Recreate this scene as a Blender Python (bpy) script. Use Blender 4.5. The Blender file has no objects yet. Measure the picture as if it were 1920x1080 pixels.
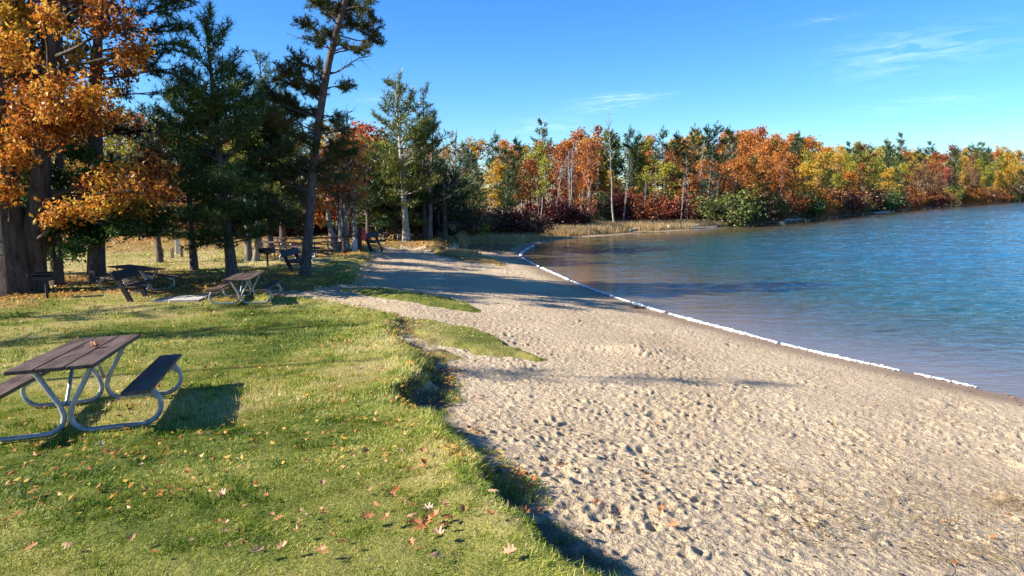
import bpy, math, random
import numpy as np
np.seterr(all="ignore")
from math import sin, cos, tan, pi, radians, sqrt, atan2

random.seed(11)
RNG = np.random.default_rng(11)
SC = bpy.context.scene
COL = SC.collection
EYE = 4.0
FPX = 1297.0
PITCH = math.atan(190 / FPX)
SUN_AZ = radians(78)      # direction the shadows point, clockwise from +Y
SUN_EL = radians(30.5)

# ------------------------------------------------------------------ projection helpers
def rayd(px, py):
    x = (px - 960) / FPX
    u = (540 - py) / FPX
    return (x, cos(PITCH) + u * sin(PITCH), -sin(PITCH) + u * cos(PITCH))

def unproj(px, py, z):
    d = rayd(px, py)
    t = (z - EYE) / d[2]
    return (d[0] * t, d[1] * t)

def at_depth(px, py, Y):
    d = rayd(px, py)
    t = Y / d[1]
    return np.array([d[0] * t, Y, EYE + d[2] * t])

# ------------------------------------------------------------------ noise
def _hash(ix, iy, seed):
    h = (ix.astype(np.int64) * 374761393 + iy.astype(np.int64) * 668265263 + seed * 1442695041) & 0xFFFFFFFF
    h = ((h ^ (h >> 13)) * 1274126177) & 0xFFFFFFFF
    h = ((h ^ (h >> 16)) * 2246822519) & 0xFFFFFFFF
    return ((h ^ (h >> 15)) & 0xFFFFFF) / float(0xFFFFFF)

def vnoise(x, y, seed=0):
    x = np.asarray(x, float); y = np.asarray(y, float)
    ix = np.floor(x); iy = np.floor(y)
    fx = x - ix; fy = y - iy
    fx = fx * fx * (3 - 2 * fx); fy = fy * fy * (3 - 2 * fy)
    a = _hash(ix, iy, seed); b = _hash(ix + 1, iy, seed)
    c = _hash(ix, iy + 1, seed); d = _hash(ix + 1, iy + 1, seed)
    return (a * (1 - fx) + b * fx) * (1 - fy) + (c * (1 - fx) + d * fx) * fy

def fbm(x, y, seed=0, octv=4):
    s = 0; a = .5; tot = 0
    for o in range(octv):
        s = s + a * vnoise(x * 2 ** o + 17.3 * o, y * 2 ** o - 9.1 * o, seed + o)
        tot += a; a *= .5
    return s / tot

def pits(x, y, cell, seed, r0, r1, prob=.8):
    """scattered dents with soft raised rims"""
    ix = np.floor(x / cell); iy = np.floor(y / cell)
    out = np.zeros_like(x)
    for dx in (-1, 0, 1):
        for dy in (-1, 0, 1):
            cx = ix + dx; cy = iy + dy
            px = (cx + _hash(cx, cy, seed)) * cell
            py = (cy + _hash(cx, cy, seed + 1)) * cell
            an = _hash(cx, cy, seed + 2) * pi
            r = r0 + (r1 - r0) * _hash(cx, cy, seed + 3)
            on = (_hash(cx, cy, seed + 4) < prob) * (.35 + .65 * _hash(cx, cy, seed + 5))
            ux = (x - px) * np.cos(an) + (y - py) * np.sin(an)
            uy = -(x - px) * np.sin(an) + (y - py) * np.cos(an)
            q = (ux / (r * 1.5)) ** 2 + (uy / r) ** 2
            out += on * (-np.exp(-q * 1.6) + .55 * np.exp(-(np.sqrt(q) - 1.45) ** 2 * 5)) * r
    return out

def smooth(a, b, x):
    t = np.clip((x - a) / (b - a), 0, 1)
    return t * t * (3 - 2 * t)

def chaikin(P, n=2, closed=True):
    P = np.array(P, float)
    for _ in range(n):
        Q = np.roll(P, -1, 0) if closed else P[1:]
        A = P if closed else P[:-1]
        P = np.stack([A * .75 + Q * .25, A * .25 + Q * .75], 1).reshape(-1, 2)
    return P

def sdist(poly, X, Y):
    """signed distance, positive inside"""
    shp = X.shape
    X = X.ravel(); Y = Y.ravel()
    if X.size <= 400:
        A = np.asarray(poly, float); B = np.roll(A, -1, 0); D = B - A
        gx = X[:, None] - A[None, :, 0]; gy = Y[:, None] - A[None, :, 1]
        t = np.clip((gx * D[:, 0] + gy * D[:, 1]) / ((D ** 2).sum(1) + 1e-12), 0, 1)
        best = ((gx - t * D[:, 0]) ** 2 + (gy - t * D[:, 1]) ** 2).min(1)
        dy = np.where(D[:, 1] == 0, 1e-12, D[:, 1])
        c = ((A[None, :, 1] > Y[:, None]) != (B[None, :, 1] > Y[:, None])) & (X[:, None] < D[:, 0] * gy / dy + A[None, :, 0])
        ins = c.sum(1) % 2 == 1
        return np.where(ins, 1, -1).reshape(shp) * np.sqrt(best).reshape(shp)
    best = np.full(X.shape, 1e18); ins = np.zeros(X.shape, bool)
    n = len(poly)
    for i in range(n):
        x0, y0 = poly[i]; x1, y1 = poly[(i + 1) % n]
        dx, dy = x1 - x0, y1 - y0
        t = np.clip(((X - x0) * dx + (Y - y0) * dy) / (dx * dx + dy * dy + 1e-12), 0, 1)
        d2 = (X - x0 - t * dx) ** 2 + (Y - y0 - t * dy) ** 2
        np.minimum(best, d2, out=best)
        if (y1 != y0):
            c = ((y0 > Y) != (y1 > Y)) & (X < (x1 - x0) * (Y - y0) / (y1 - y0) + x0)
            ins ^= c
    return np.where(ins, 1, -1).reshape(shp) * np.sqrt(best).reshape(shp)

# ------------------------------------------------------------------ plan of the place
def L_height(X, Y):
    r = np.sqrt(X * X + Y * Y + 9)
    return .8 + 2.35 * np.exp(-r / 7.25)

SHORE_PX = [(1890, 742), (1800, 720), (1650, 688), (1500, 655), (1400, 628), (1250, 588), (1190, 570), (1100, 540), (1010, 500), (984, 487),
            (975, 480), (985, 468), (1010, 457), (1060, 449), (1150, 441), (1250, 434), (1345, 428.5), (1385, 424), (1440, 418), (1560, 408), (1700, 393), (1800, 385), (1920, 377)]
SHORE = [unproj(px, py, 0) for px, py in SHORE_PX]
LAKE = chaikin([(14.5, 5), (17, -12), (24, -70), (700, -70), (700, 520), (420, 470), (235, 300)] + SHORE[::-1] , 2)
FAR_SHORE = chaikin(SHORE[13:] + [(185, 240), (235, 300)], 2, closed=False)

def lawn_pt(px, py):
    z = 1.2
    for _ in range(12):
        x, y = unproj(px, py, z)
        z = .5 * z + .5 * float(L_height(np.array(x), np.array(y)))
    return unproj(px, py, z)

LAWN_PX = [(1135, 1080), (1050, 1022), (1000, 985), (962, 940), (925, 893), (880, 850), (851, 822), (840, 780), (800, 765), (752, 757), (748, 735), (785, 735), (805, 700),
           (802, 671), (784, 650), (758, 634), (742, 618), (762, 604), (735, 590), (700, 578), (640, 567), (560, 560), (500, 552),
           (470, 545), (520, 541), (600, 537), (655, 529), (678, 514), (664, 500), (678, 494), (697, 486), (688, 479), (700, 466), (722, 459), (780, 455), (830, 458)]
LAWN = [(2.2, -2), (1.4, 2.2)] + [lawn_pt(*p) for p in LAWN_PX] + [(-3.2, 46), (-2.5, 60), (-20, 62), (-160, 90), (-160, -60), (2.6, -60)]
LAWN = chaikin(LAWN, 1)
LOBE1 = chaikin([unproj(a, b, .8) for a, b in [(630, 544), (690, 540), (790, 546), (870, 557), (912, 576), (870, 581), (800, 574), (700, 562), (650, 551)]], 2)
LOBE2 = chaikin([unproj(a, b, 1.0) for a, b in [(745, 612), (765, 599), (810, 596), (880, 604), (950, 622), (1005, 647), (1025, 664), (965, 657), (900, 660), (860, 648), (805, 646), (770, 638)]], 2)
LOBE3 = chaikin([unproj(a, b, .6) for a, b in [(800, 465), (850, 461), (910, 466), (950, 476), (945, 482), (890, 478), (830, 472)]], 2)
LOBE4 = chaikin([unproj(a, b, 1.1) for a, b in [(800, 654), (830, 651), (860, 660), (835, 666), (805, 664)]], 2)
WOODS = [unproj(a, b, .6) for a, b in [(800, 454), (850, 456), (930, 460), (985, 456), (1040, 447), (1100, 443)]] + [(16, 52), (60, 70), (170, 180), (400, 300), (400, 900), (-300, 900), (-160, 92), (-20, 62), (-2.5, 58)]

def terrain(X, Y, detail=True):
    X = np.asarray(X, float); Y = np.asarray(Y, float)
    ds = -sdist(LAKE, X, Y)
    dn = .6 * (fbm(X * .9, Y * .9, 3) - .5) + .5 * (fbm(X * 3.2, Y * 3.2, 5) - .5)
    L = L_height(X, Y) + .12 * (fbm(X * .25, Y * .25, 21, 3) - .5) * smooth(4, 14, np.hypot(X, Y))
    kf = .105 - .03 * smooth(18, 27, Y) - .055 * smooth(42, 52, Y)
    S = np.where(ds > 0, kf * ds, np.maximum(.16 * ds, -3))
    S = S + .38 * smooth(8.5, 4.5, Y) * smooth(6, 12, ds)
    S = np.minimum(S, np.minimum(L - .1, 1.72))
    S = S + .10 * (fbm(X * .45, Y * .45, 31, 3) - .5) * smooth(.5, 4, ds)
    dl = sdist(LAWN, X, Y) + dn * np.clip(.6 * Y / 12 + .3, .3, 1.2)
    wid = np.clip(.10 + .013 * np.hypot(X, Y), .15, .8)
    m = smooth(-wid * .7, wid, dl)
    z = S * (1 - m) + L * m
    # small lip at the crest of the bank
    z = z + .07 * np.exp(-((dl - wid * 1.2) / .3) ** 2) * m
    lob = np.zeros_like(z)
    for P, h, s0 in ((LOBE1, .08, 1), (LOBE2, .10, 1), (LOBE3, .12, 1), (LOBE4, .08, 1)):
        d = sdist(P, X, Y) + .85 * dn
        k = smooth(-.05, .35, d)
        z = z + h * k * (1 - m)
        lob = np.maximum(lob, smooth(-.05, .05, d))
    wd = sdist(WOODS, X, Y) + 1.5 * dn
    wood = ((wd > 0) & (ds > .9 + .6 * dn)).astype(float)
    return z, m, lob, wood, ds, dl

def gz(x, y):
    return float(terrain(np.array([x]), np.array([y]))[0][0])

def ground_px(px, py):
    z = 1.0
    for _ in range(14):
        x, y = unproj(px, py, z)
        z = .5 * z + .5 * gz(x, y)
    return x, y, gz(x, y)

# ------------------------------------------------------------------ mesh builder
class MB:
    def __init__(s):
        s.v = []; s.n = 0; s.f = []; s.t = []; s.sm = []
    def polys(s, V, t=None, smoothf=False):
        """V (n,k,3) separate polygons"""
        V = np.asarray(V, float); n, k, _ = V.shape
        if n == 0: return
        s.v.append(V.reshape(-1, 3))
        s.f.append((np.arange(n * k).reshape(n, k) + s.n))
        s.t.append(np.zeros(n) if t is None else np.asarray(t, float) * np.ones(n))
        s.sm.append(np.full(n, smoothf)); s.n += n * k
    def mesh(s, V, Fc, t=0., smoothf=True):
        V = np.asarray(V, float); Fc = np.asarray(Fc, int)
        s.v.append(V); s.f.append(Fc + s.n); n = len(Fc)
        s.t.append(np.ones(n) * t); s.sm.append(np.full(n, smoothf)); s.n += len(V)
    def tube(s, P, R, seg=6, t=0., cap=True, squash=1.):
        P = np.asarray(P, float); k = len(P); R = np.ones(k) * np.asarray(R, float)
        T = np.gradient(P, axis=0); T /= np.linalg.norm(T, axis=1)[:, None] + 1e-9
        ref = np.array([0, 0, 1.]) if abs(T[0][2]) < .9 else np.array([1., 0, 0])
        N = np.cross(T, np.broadcast_to(ref, T.shape))
        # parallel transport
        n0 = N[0] / (np.linalg.norm(N[0]) + 1e-9); NN = [n0]
        for i in range(1, k):
            n0 = n0 - T[i] * (n0 @ T[i]); n0 = n0 / (np.linalg.norm(n0) + 1e-9); NN.append(n0)
        N = np.array(NN); B = np.cross(T, N)
        a = np.linspace(0, 2 * pi, seg, endpoint=False)
        V = P[:, None, :] + R[:, None, None] * (np.cos(a)[None, :, None] * N[:, None, :] + squash * np.sin(a)[None, :, None] * B[:, None, :])
        i = np.arange(k - 1)[:, None] * seg; j = np.arange(seg)[None, :]; j2 = (j + 1) % seg
        Fc = np.stack([i + j, i + j2, i + seg + j2, i + seg + j], -1).reshape(-1, 4)
        s.mesh(V.reshape(-1, 3), Fc, t)
        if cap and seg >= 3:
            c0 = V[0][::-1]; c1 = V[-1]
            s.polys(c0[None], [t]); s.polys(c1[None], [t])
    def box(s, c, size, rot=None, t=0., bev=0.):
        hx, hy, hz = [q / 2 for q in size]
        if bev <= 0:
            V = np.array([[x, y, z] for x in (-hx, hx) for y in (-hy, hy) for z in (-hz, hz)])
            Fc = [[0, 1, 3, 2], [4, 6, 7, 5], [0, 4, 5, 1], [2, 3, 7, 6], [0, 2, 6, 4], [1, 5, 7, 3]]
            if rot is not None: V = V @ np.array(rot).T
            s.mesh(V + np.array(c), Fc, t, False); return
        b = bev; bm = []
        for z, q in ((-hz, b), (-hz + b, 0), (hz - b, 0), (hz, b)):
            x, y = hx - q, hy - q
            bm.append([[-x + b, -y, z], [x - b, -y, z], [x, -y + b, z], [x, y - b, z], [x - b, y, z], [-x + b, y, z], [-x, y - b, z], [-x, -y + b, z]])
        V = np.array(bm).reshape(-1, 3)
        Fc = []
        for r in range(3):
            for j in range(8):
                Fc.append([r * 8 + j, r * 8 + (j + 1) % 8, r * 8 + 8 + (j + 1) % 8, r * 8 + 8 + j])
        if rot is not None: V = V @ np.array(rot).T
        V = V + np.array(c)
        s.mesh(V, Fc, t, False)
        s.polys(V[None, :8][:, ::-1], [t]); s.polys(V[None, 24:], [t])
    def build(s, name, mat, parent=None, attr='tint'):
        me = bpy.data.meshes.new(name)
        V = np.concatenate(s.v) if s.v else np.zeros((0, 3))
        me.vertices.add(len(V)); me.vertices.foreach_set('co', V.ravel().astype(np.float32))
        loops = np.concatenate([f.ravel() for f in s.f]); tot = np.concatenate([np.full(len(f), f.shape[1]) for f in s.f])
        me.loops.add(len(loops)); me.loops.foreach_set('vertex_index', loops.astype(np.int32))
        me.polygons.add(len(tot))
        st = np.concatenate([[0], np.cumsum(tot)[:-1]])
        me.polygons.foreach_set('loop_start', st.astype(np.int32))
        me.polygons.foreach_set('use_smooth', np.concatenate(s.sm))
        a = me.attributes.new(attr, 'FLOAT', 'FACE'); a.data.foreach_set('value', np.concatenate(s.t).astype(np.float32))
        me.update(calc_edges=True)
        if mat: me.materials.append(mat)
        o = bpy.data.objects.new(name, me); COL.objects.link(o)
        if parent: o.parent = parent
        return o

def tag(o, label=None, cat=None, group=None, kind=None):
    if label: o['label'] = label
    if cat: o['category'] = cat
    if group: o['group'] = group
    if kind: o['kind'] = kind
    return o

def empty(name, loc, rz=0, label=None, cat=None, group=None):
    o = bpy.data.objects.new(name, None); COL.objects.link(o)
    o.location = loc; o.rotation_euler = (0, 0, rz)
    o.empty_display_size = .2
    return tag(o, label, cat, group)

def copy_tree(o, parent=None):
    c = o.copy(); COL.objects.link(c); c.parent = parent
    for ch in [q for q in CH.get(o.name, [])] or list(o.children):
        copy_tree(ch, c)
    return c
CH = {}

# ------------------------------------------------------------------ materials
def newmat(name):
    m = bpy.data.materials.new(name); m.use_nodes = True
    nt = m.node_tree; nt.nodes.clear()
    return m, nt, nt.nodes, nt.links

def node(nt, typ, **kw):
    n = nt.nodes.new(typ)
    for k, v in kw.items():
        if k.startswith('i_'):
            n.inputs[k[2:].replace('_', ' ')].default_value = v
        else: setattr(n, k, v)
    return n

def ramp(nt, stops, fac=None, interp='LINEAR'):
    r = nt.nodes.new('ShaderNodeValToRGB'); cr = r.color_ramp; cr.interpolation = interp
    while len(cr.elements) > 1: cr.elements.remove(cr.elements[0])
    cr.elements[0].position = stops[0][0]; cr.elements[0].color = (*stops[0][1], 1)
    for p, c in stops[1:]:
        e = cr.elements.new(p); e.color = (*c, 1)
    if fac is not None: nt.links.new(fac, r.inputs[0])
    return r

def math_(nt, op, a, b=None, c=None, clamp=False):
    n = nt.nodes.new('ShaderNodeMath'); n.operation = op; n.use_clamp = clamp
    for i, v in enumerate((a, b, c)):
        if v is None: continue
        if hasattr(v, 'links'): nt.links.new(v, n.inputs[i])
        else: n.inputs[i].default_value = v
    return n.outputs[0]

def mixc(nt, fac, a, b, mode='MIX'):
    n = nt.nodes.new('ShaderNodeMix'); n.data_type = 'RGBA'; n.blend_type = mode
    for i, v in ((0, fac), (6, a), (7, b)):
        if hasattr(v, 'links'): nt.links.new(v, n.inputs[i])
        elif i == 0: n.inputs[0].default_value = v
        else: n.inputs[i].default_value = (*v, 1)
    return n.outputs[2]

def noise(nt, scale, detail=3, rough=.55, vec=None, dim='3D'):
    n = nt.nodes.new('ShaderNodeTexNoise'); n.inputs['Scale'].default_value = scale
    n.inputs['Detail'].default_value = detail; n.inputs['Roughness'].default_value = rough
    if vec is not None: nt.links.new(vec, n.inputs['Vector'])
    return n

def attr(nt, name):
    n = nt.nodes.new('ShaderNodeAttribute'); n.attribute_name = name
    return n

def leaf_mat(name, stops, trans=.35, objvar=.3, gloss=.02):
    m, nt, N, K = newmat(name)
    a = attr(nt, 'tint').outputs['Fac']
    oi = N.new('ShaderNodeObjectInfo').outputs['Random']
    f = math_(nt, 'MULTIPLY_ADD', a, 1 - objvar, math_(nt, 'MULTIPLY', oi, objvar))
    r = ramp(nt, stops, f)
    d = N.new('ShaderNodeBsdfDiffuse'); t = N.new('ShaderNodeBsdfTranslucent')
    K.new(r.outputs[0], d.inputs[0]); K.new(r.outputs[0], t.inputs[0])
    mx = N.new('ShaderNodeMixShader'); mx.inputs[0].default_value = trans
    K.new(d.outputs[0], mx.inputs[1]); K.new(t.outputs[0], mx.inputs[2])
    g = N.new('ShaderNodeBsdfGlossy'); g.inputs['Roughness'].default_value = .45
    g.inputs[0].default_value = (1, 1, 1, 1)
    m2 = N.new('ShaderNodeMixShader'); m2.inputs[0].default_value = gloss
    K.new(mx.outputs[0], m2.inputs[1]); K.new(g.outputs[0], m2.inputs[2])
    o = N.new('ShaderNodeOutputMaterial'); K.new(m2.outputs[0], o.inputs[0])
    return m

def bark_mat(name, c1, c2, scale=6, zs=.18, birch=False, bump=.5):
    m, nt, N, K = newmat(name)
    tc = N.new('ShaderNodeTexCoord'); mp = N.new('ShaderNodeMapping')
    K.new(tc.outputs['Object'], mp.inputs[0]); mp.inputs['Scale'].default_value = (1, 1, zs if not birch else 3.)
    n = noise(nt, scale, 5, .65, mp.outputs[0])
    r = ramp(nt, [(.3, c1), (.62, c2)] if not birch else [(.36, (.05, .045, .04)), (.44, c1), (.7, c2)], n.outputs[0])
    n3 = noise(nt, 1.2, 2, .5, tc.outputs['Object'])
    col = mixc(nt, math_(nt, 'MULTIPLY', n3.outputs[0], .6), r.outputs[0], tuple(q * .55 for q in c1))
    p = N.new('ShaderNodeBsdfPrincipled'); p.inputs['Roughness'].default_value = .9
    p.inputs['Specular IOR Level'].default_value = .2
    K.new(col, p.inputs['Base Color'])
    b = N.new('ShaderNodeBump'); b.inputs['Strength'].default_value = bump; b.inputs['Distance'].default_value = .05
    K.new(n.outputs[0], b.inputs['Height']); K.new(b.outputs[0], p.inputs['Normal'])
    o = N.new('ShaderNodeOutputMaterial'); K.new(p.outputs[0], o.inputs[0])
    return m

def simple_mat(name, c1, c2, scale=8, rough=.6, metal=0., bump=.1, spec=.5, dist=.01, zs=1., lo=.35, hi=.65):
    m, nt, N, K = newmat(name)
    tc = N.new('ShaderNodeTexCoord'); mp = N.new('ShaderNodeMapping')
    K.new(tc.outputs['Object'], mp.inputs[0]); mp.inputs['Scale'].default_value = (1, zs, 1)
    n = noise(nt, scale, 5, .6, mp.outputs[0]); r = ramp(nt, [(lo, c1), (hi, c2)], n.outputs[0])
    p = N.new('ShaderNodeBsdfPrincipled'); p.inputs['Roughness'].default_value = rough
    p.inputs['Metallic'].default_value = metal; p.inputs['Specular IOR Level'].default_value = spec
    K.new(r.outputs[0], p.inputs['Base Color'])
    rr = math_(nt, 'MULTIPLY_ADD', n.outputs[0], .3, rough - .15); K.new(rr, p.inputs['Roughness'])
    b = N.new('ShaderNodeBump'); b.inputs['Strength'].default_value = bump; b.inputs['Distance'].default_value = dist
    K.new(n.outputs[0], b.inputs['Height']); K.new(b.outputs[0], p.inputs['Normal'])
    o = N.new('ShaderNodeOutputMaterial'); K.new(p.outputs[0], o.inputs[0])
    return m

M = {}
M['orange'] = leaf_mat('orange leaves', [(0, (.20, .06, .018)), (.35, (.44, .14, .026)), (.7, (.60, .25, .04)), (1, (.66, .40, .07))], .4)
M['amber'] = leaf_mat('amber oak leaves', [(0, (.07, .025, .010)), (.25, (.26, .075, .014)), (.45, (.46, .15, .02)), (.7, (.58, .26, .03)), (1, (.68, .46, .06))], .42, 0)
M['rust'] = leaf_mat('rust leaves', [(0, (.16, .045, .02)), (.4, (.34, .10, .03)), (.75, (.48, .18, .045)), (1, (.56, .30, .09))], .35)
M['gold'] = leaf_mat('gold leaves', [(0, (.24, .12, .02)), (.35, (.46, .25, .03)), (.7, (.62, .40, .04)), (1, (.62, .50, .07))], .4)
M['lime'] = leaf_mat('yellow green leaves', [(0, (.12, .12, .018)), (.4, (.27, .26, .03)), (.75, (.46, .42, .045)), (1, (.58, .50, .06))], .4)
M['red'] = leaf_mat('red leaves', [(0, (.20, .035, .02)), (.4, (.38, .075, .035)), (.8, (.50, .14, .07)), (1, (.54, .24, .12))], .4)
M['maroon'] = leaf_mat('maroon leaves', [(0, (.06, .012, .014)), (.5, (.13, .032, .028)), (1, (.28, .075, .05))], .25)
M['brownleaf'] = leaf_mat('brown leaves', [(0, (.10, .05, .025)), (.5, (.22, .11, .05)), (1, (.34, .19, .09))], .25)
M['green'] = leaf_mat('green leaves', [(0, (.02, .045, .012)), (.5, (.045, .10, .02)), (1, (.12, .2, .03))], .35)
M['pine'] = leaf_mat('pine needles', [(0, (.018, .036, .010)), (.5, (.04, .082, .016)), (1, (.14, .18, .035))], .15, .15, .03)
M['pinelight'] = leaf_mat('light pine needles', [(0, (.05, .075, .015)), (.5, (.13, .15, .025)), (1, (.28, .26, .05))], .2, .35, .03)
M['spruce'] = leaf_mat('spruce needles', [(0, (.014, .03, .018)), (.5, (.03, .055, .028)), (1, (.07, .10, .045))], .1)
M['jack'] = leaf_mat('jack pine needles', [(0, (.02, .03, .01)), (.5, (.06, .065, .016)), (1, (.22, .18, .04))], .2)
M['bark_oak'] = bark_mat('furrowed grey brown bark', (.032, .024, .019), (.155, .122, .10), 9, .16, bump=.9)
M['bark_pine'] = bark_mat('scaly pine bark', (.045, .034, .030), (.19, .145, .125), 11, .4, bump=.7)
M['bark_grey'] = bark_mat('grey bark', (.11, .095, .08), (.34, .31, .27), 7, .25)
M['bark_pale'] = bark_mat('pale bark', (.30, .28, .25), (.55, .52, .47), 4, 1, birch=True, bump=.2)
M['plank'] = simple_mat('dark brown plank', (.055, .036, .028), (.135, .095, .075), 11, .6, 0, .2, .22, .004, .15)
M['dark_wood'] = simple_mat('dark weathered wood', (.015, .012, .011), (.035, .028, .026), 12, .65, 0, .2, .4)
M['galv'] = simple_mat('galvanised steel', (.27, .275, .265), (.44, .44, .42), 25, .42, .35, .05, .5, .002)
M['black'] = simple_mat('black grill iron', (.012, .012, .013), (.028, .026, .025), 14, .6, .2, .15)
M['concrete'] = simple_mat('concrete', (.36, .33, .29), (.50, .47, .42), 6, .9, 0, .2, .2)
M['post'] = simple_mat('weathered post wood', (.22, .16, .09), (.38, .30, .19), 12, .85, 0, .3, .2, .01, 1)
M['whitepost'] = simple_mat('pale painted post', (.50, .50, .48), (.66, .66, .64), 9, .7, 0, .15, .3)
M['drift'] = simple_mat('sun bleached driftwood', (.30, .27, .23), (.58, .54, .48), 14, .9, 0, .4, .2)
M['foam'] = simple_mat('white foam', (.55, .57, .58), (.82, .83, .84), 12, .7, 0, .5, .3, .03)
M['redpaint'] = simple_mat('red painted board', (.42, .03, .06), (.55, .05, .09), 9, .5, 0, .05)
M['stems'] = simple_mat('dry stems', (.16, .10, .05), (.34, .25, .11), 5, .8, 0, 0, .2)
M['pebble'] = simple_mat('dark wet debris', (.03, .022, .016), (.09, .06, .04), 20, .8, 0, .3, .3)
M['beachgrass'] = leaf_mat('tan shore grass', [(0, (.30, .18, .07)), (.5, (.50, .34, .15)), (1, (.58, .45, .22))], .3)
M['dryleaf'] = leaf_mat('fallen leaves', [(0, (.16, .04, .02)), (.25, (.32, .10, .03)), (.5, (.44, .20, .08)), (.75, (.50, .30, .17)), (1, (.50, .36, .26))], .2, .6)
M['litter'] = leaf_mat('leaf litter pieces', [(0, (.20, .06, .02)), (.35, (.40, .16, .04)), (.6, (.52, .30, .06)), (.85, (.60, .42, .08)), (1, (.50, .40, .26))], .25, 0)
M['grass'] = leaf_mat('grass blades', [(0, (.05, .105, .010)), (.3, (.14, .215, .018)), (.55, (.28, .335, .034)), (.78, (.45, .41, .09)), (1, (.58, .48, .20))], .22, 0, .02)

# ground materials -------------------------------------------------
def sand_mat():
    m, nt, N, K = newmat('beach sand')
    geo = N.new('ShaderNodeNewGeometry'); pos = geo.outputs['Position']
    n1 = noise(nt, .5, 4, .6, pos); n2 = noise(nt, 90, 3, .7, pos); n3 = noise(nt, 7, 5, .62, pos); n4 = noise(nt, 22, 4, .65, pos)
    base = ramp(nt, [(.3, (.46, .345, .215)), (.7, (.60, .465, .30))], n1.outputs[0]).outputs[0]
    grain = ramp(nt, [(.28, (.40, .33, .26)), (.42, (1, 1, 1)), (.7, (1.06, 1.05, 1.03))], n2.outputs[0]).outputs[0]
    c = mixc(nt, .8, base, grain, 'MULTIPLY')
    # dark bits of bark and old needles mixed in the sand
    bits = ramp(nt, [(.0, (0, 0, 0)), (.55, (0, 0, 0)), (.68, (1, 1, 1))], n4.outputs[0]).outputs[0]
    c = mixc(nt, math_(nt, 'MULTIPLY', bits, .75), c, (.13, .09, .06))
    wet = attr(nt, 'wet').outputs['Fac']
    c = mixc(nt, wet, c, mixc(nt, 1., c, (.50, .44, .38), 'MULTIPLY'))
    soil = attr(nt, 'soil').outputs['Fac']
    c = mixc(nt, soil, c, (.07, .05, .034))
    p = N.new('ShaderNodeBsdfPrincipled'); K.new(c, p.inputs['Base Color'])
    K.new(math_(nt, 'MULTIPLY_ADD', wet, -.35, .92), p.inputs['Roughness']); p.inputs['Specular IOR Level'].default_value = .25
    h = math_(nt, 'ADD', math_(nt, 'MULTIPLY', n3.outputs[0], 1.), math_(nt, 'ADD', math_(nt, 'MULTIPLY', n4.outputs[0], .5), math_(nt, 'MULTIPLY', n2.outputs[0], .12)))
    b = N.new('ShaderNodeBump'); b.inputs['Distance'].default_value = .10
    K.new(math_(nt, 'MULTIPLY_ADD', wet, -.75, .95, True), b.inputs['Strength'])
    K.new(h, b.inputs['Height']); K.new(b.outputs[0], p.inputs['Normal'])
    o = N.new('ShaderNodeOutputMaterial'); K.new(p.outputs[0], o.inputs[0])
    return m

def lawn_mat():
    m, nt, N, K = newmat('lawn ground')
    pos = N.new('ShaderNodeNewGeometry').outputs['Position']
    n1 = noise(nt, .35, 4, .6, pos); n2 = noise(nt, 30, 4, .75, pos); n3 = noise(nt, 3., 4, .6, pos)
    dry = attr(nt, 'dry').outputs['Fac']; lit = attr(nt, 'litter').outputs['Fac']
    f = math_(nt, 'ADD', math_(nt, 'MULTIPLY', n2.outputs[0], .5), math_(nt, 'ADD', math_(nt, 'MULTIPLY', n3.outputs[0], .25), math_(nt, 'MULTIPLY', dry, .42)))
    c = ramp(nt, [(.28, (.05, .07, .014)), (.42, (.15, .17, .03)), (.58, (.28, .25, .07)), (.8, (.42, .33, .15))], f).outputs[0]
    l = ramp(nt, [(.35, (.12, .045, .018)), (.5, (.28, .13, .045)), (.65, (.42, .25, .08))], n2.outputs[0]).outputs[0]
    c = mixc(nt, lit, c, l)
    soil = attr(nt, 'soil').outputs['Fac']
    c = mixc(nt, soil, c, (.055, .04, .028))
    p = N.new('ShaderNodeBsdfPrincipled'); K.new(c, p.inputs['Base Color']); p.inputs['Roughness'].default_value = .95
    p.inputs['Specular IOR Level'].default_value = .1
    b = N.new('ShaderNodeBump'); b.inputs['Distance'].default_value = .06; b.inputs['Strength'].default_value = .8
    K.new(n2.outputs[0], b.inputs['Height']); K.new(b.outputs[0], p.inputs['Normal'])
    o = N.new('ShaderNodeOutputMaterial'); K.new(p.outputs[0], o.inputs[0])
    return m

def woods_mat():
    m, nt, N, K = newmat('forest floor')
    pos = N.new('ShaderNodeNewGeometry').outputs['Position']
    n2 = noise(nt, 12, 5, .7, pos); n3 = noise(nt, .8, 3, .6, pos)
    c = ramp(nt, [(.3, (.06, .03, .015)), (.5, (.20, .10, .04)), (.7, (.36, .20, .08))], n2.outputs[0]).outputs[0]
    c2 = ramp(nt, [(.35, (.10, .12, .03)), (.6, (.28, .19, .08))], n2.outputs[0]).outputs[0]
    c = mixc(nt, n3.outputs[0], c, c2)
    p = N.new('ShaderNodeBsdfPrincipled'); K.new(c, p.inputs['Base Color']); p.inputs['Roughness'].default_value = .95
    b = N.new('ShaderNodeBump'); b.inputs['Distance'].default_value = .2; b.inputs['Strength'].default_value = .8
    K.new(n2.outputs[0], b.inputs['Height']); K.new(b.outputs[0], p.inputs['Normal'])
    o = N.new('ShaderNodeOutputMaterial'); K.new(p.outputs[0], o.inputs[0])
    return m

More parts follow.
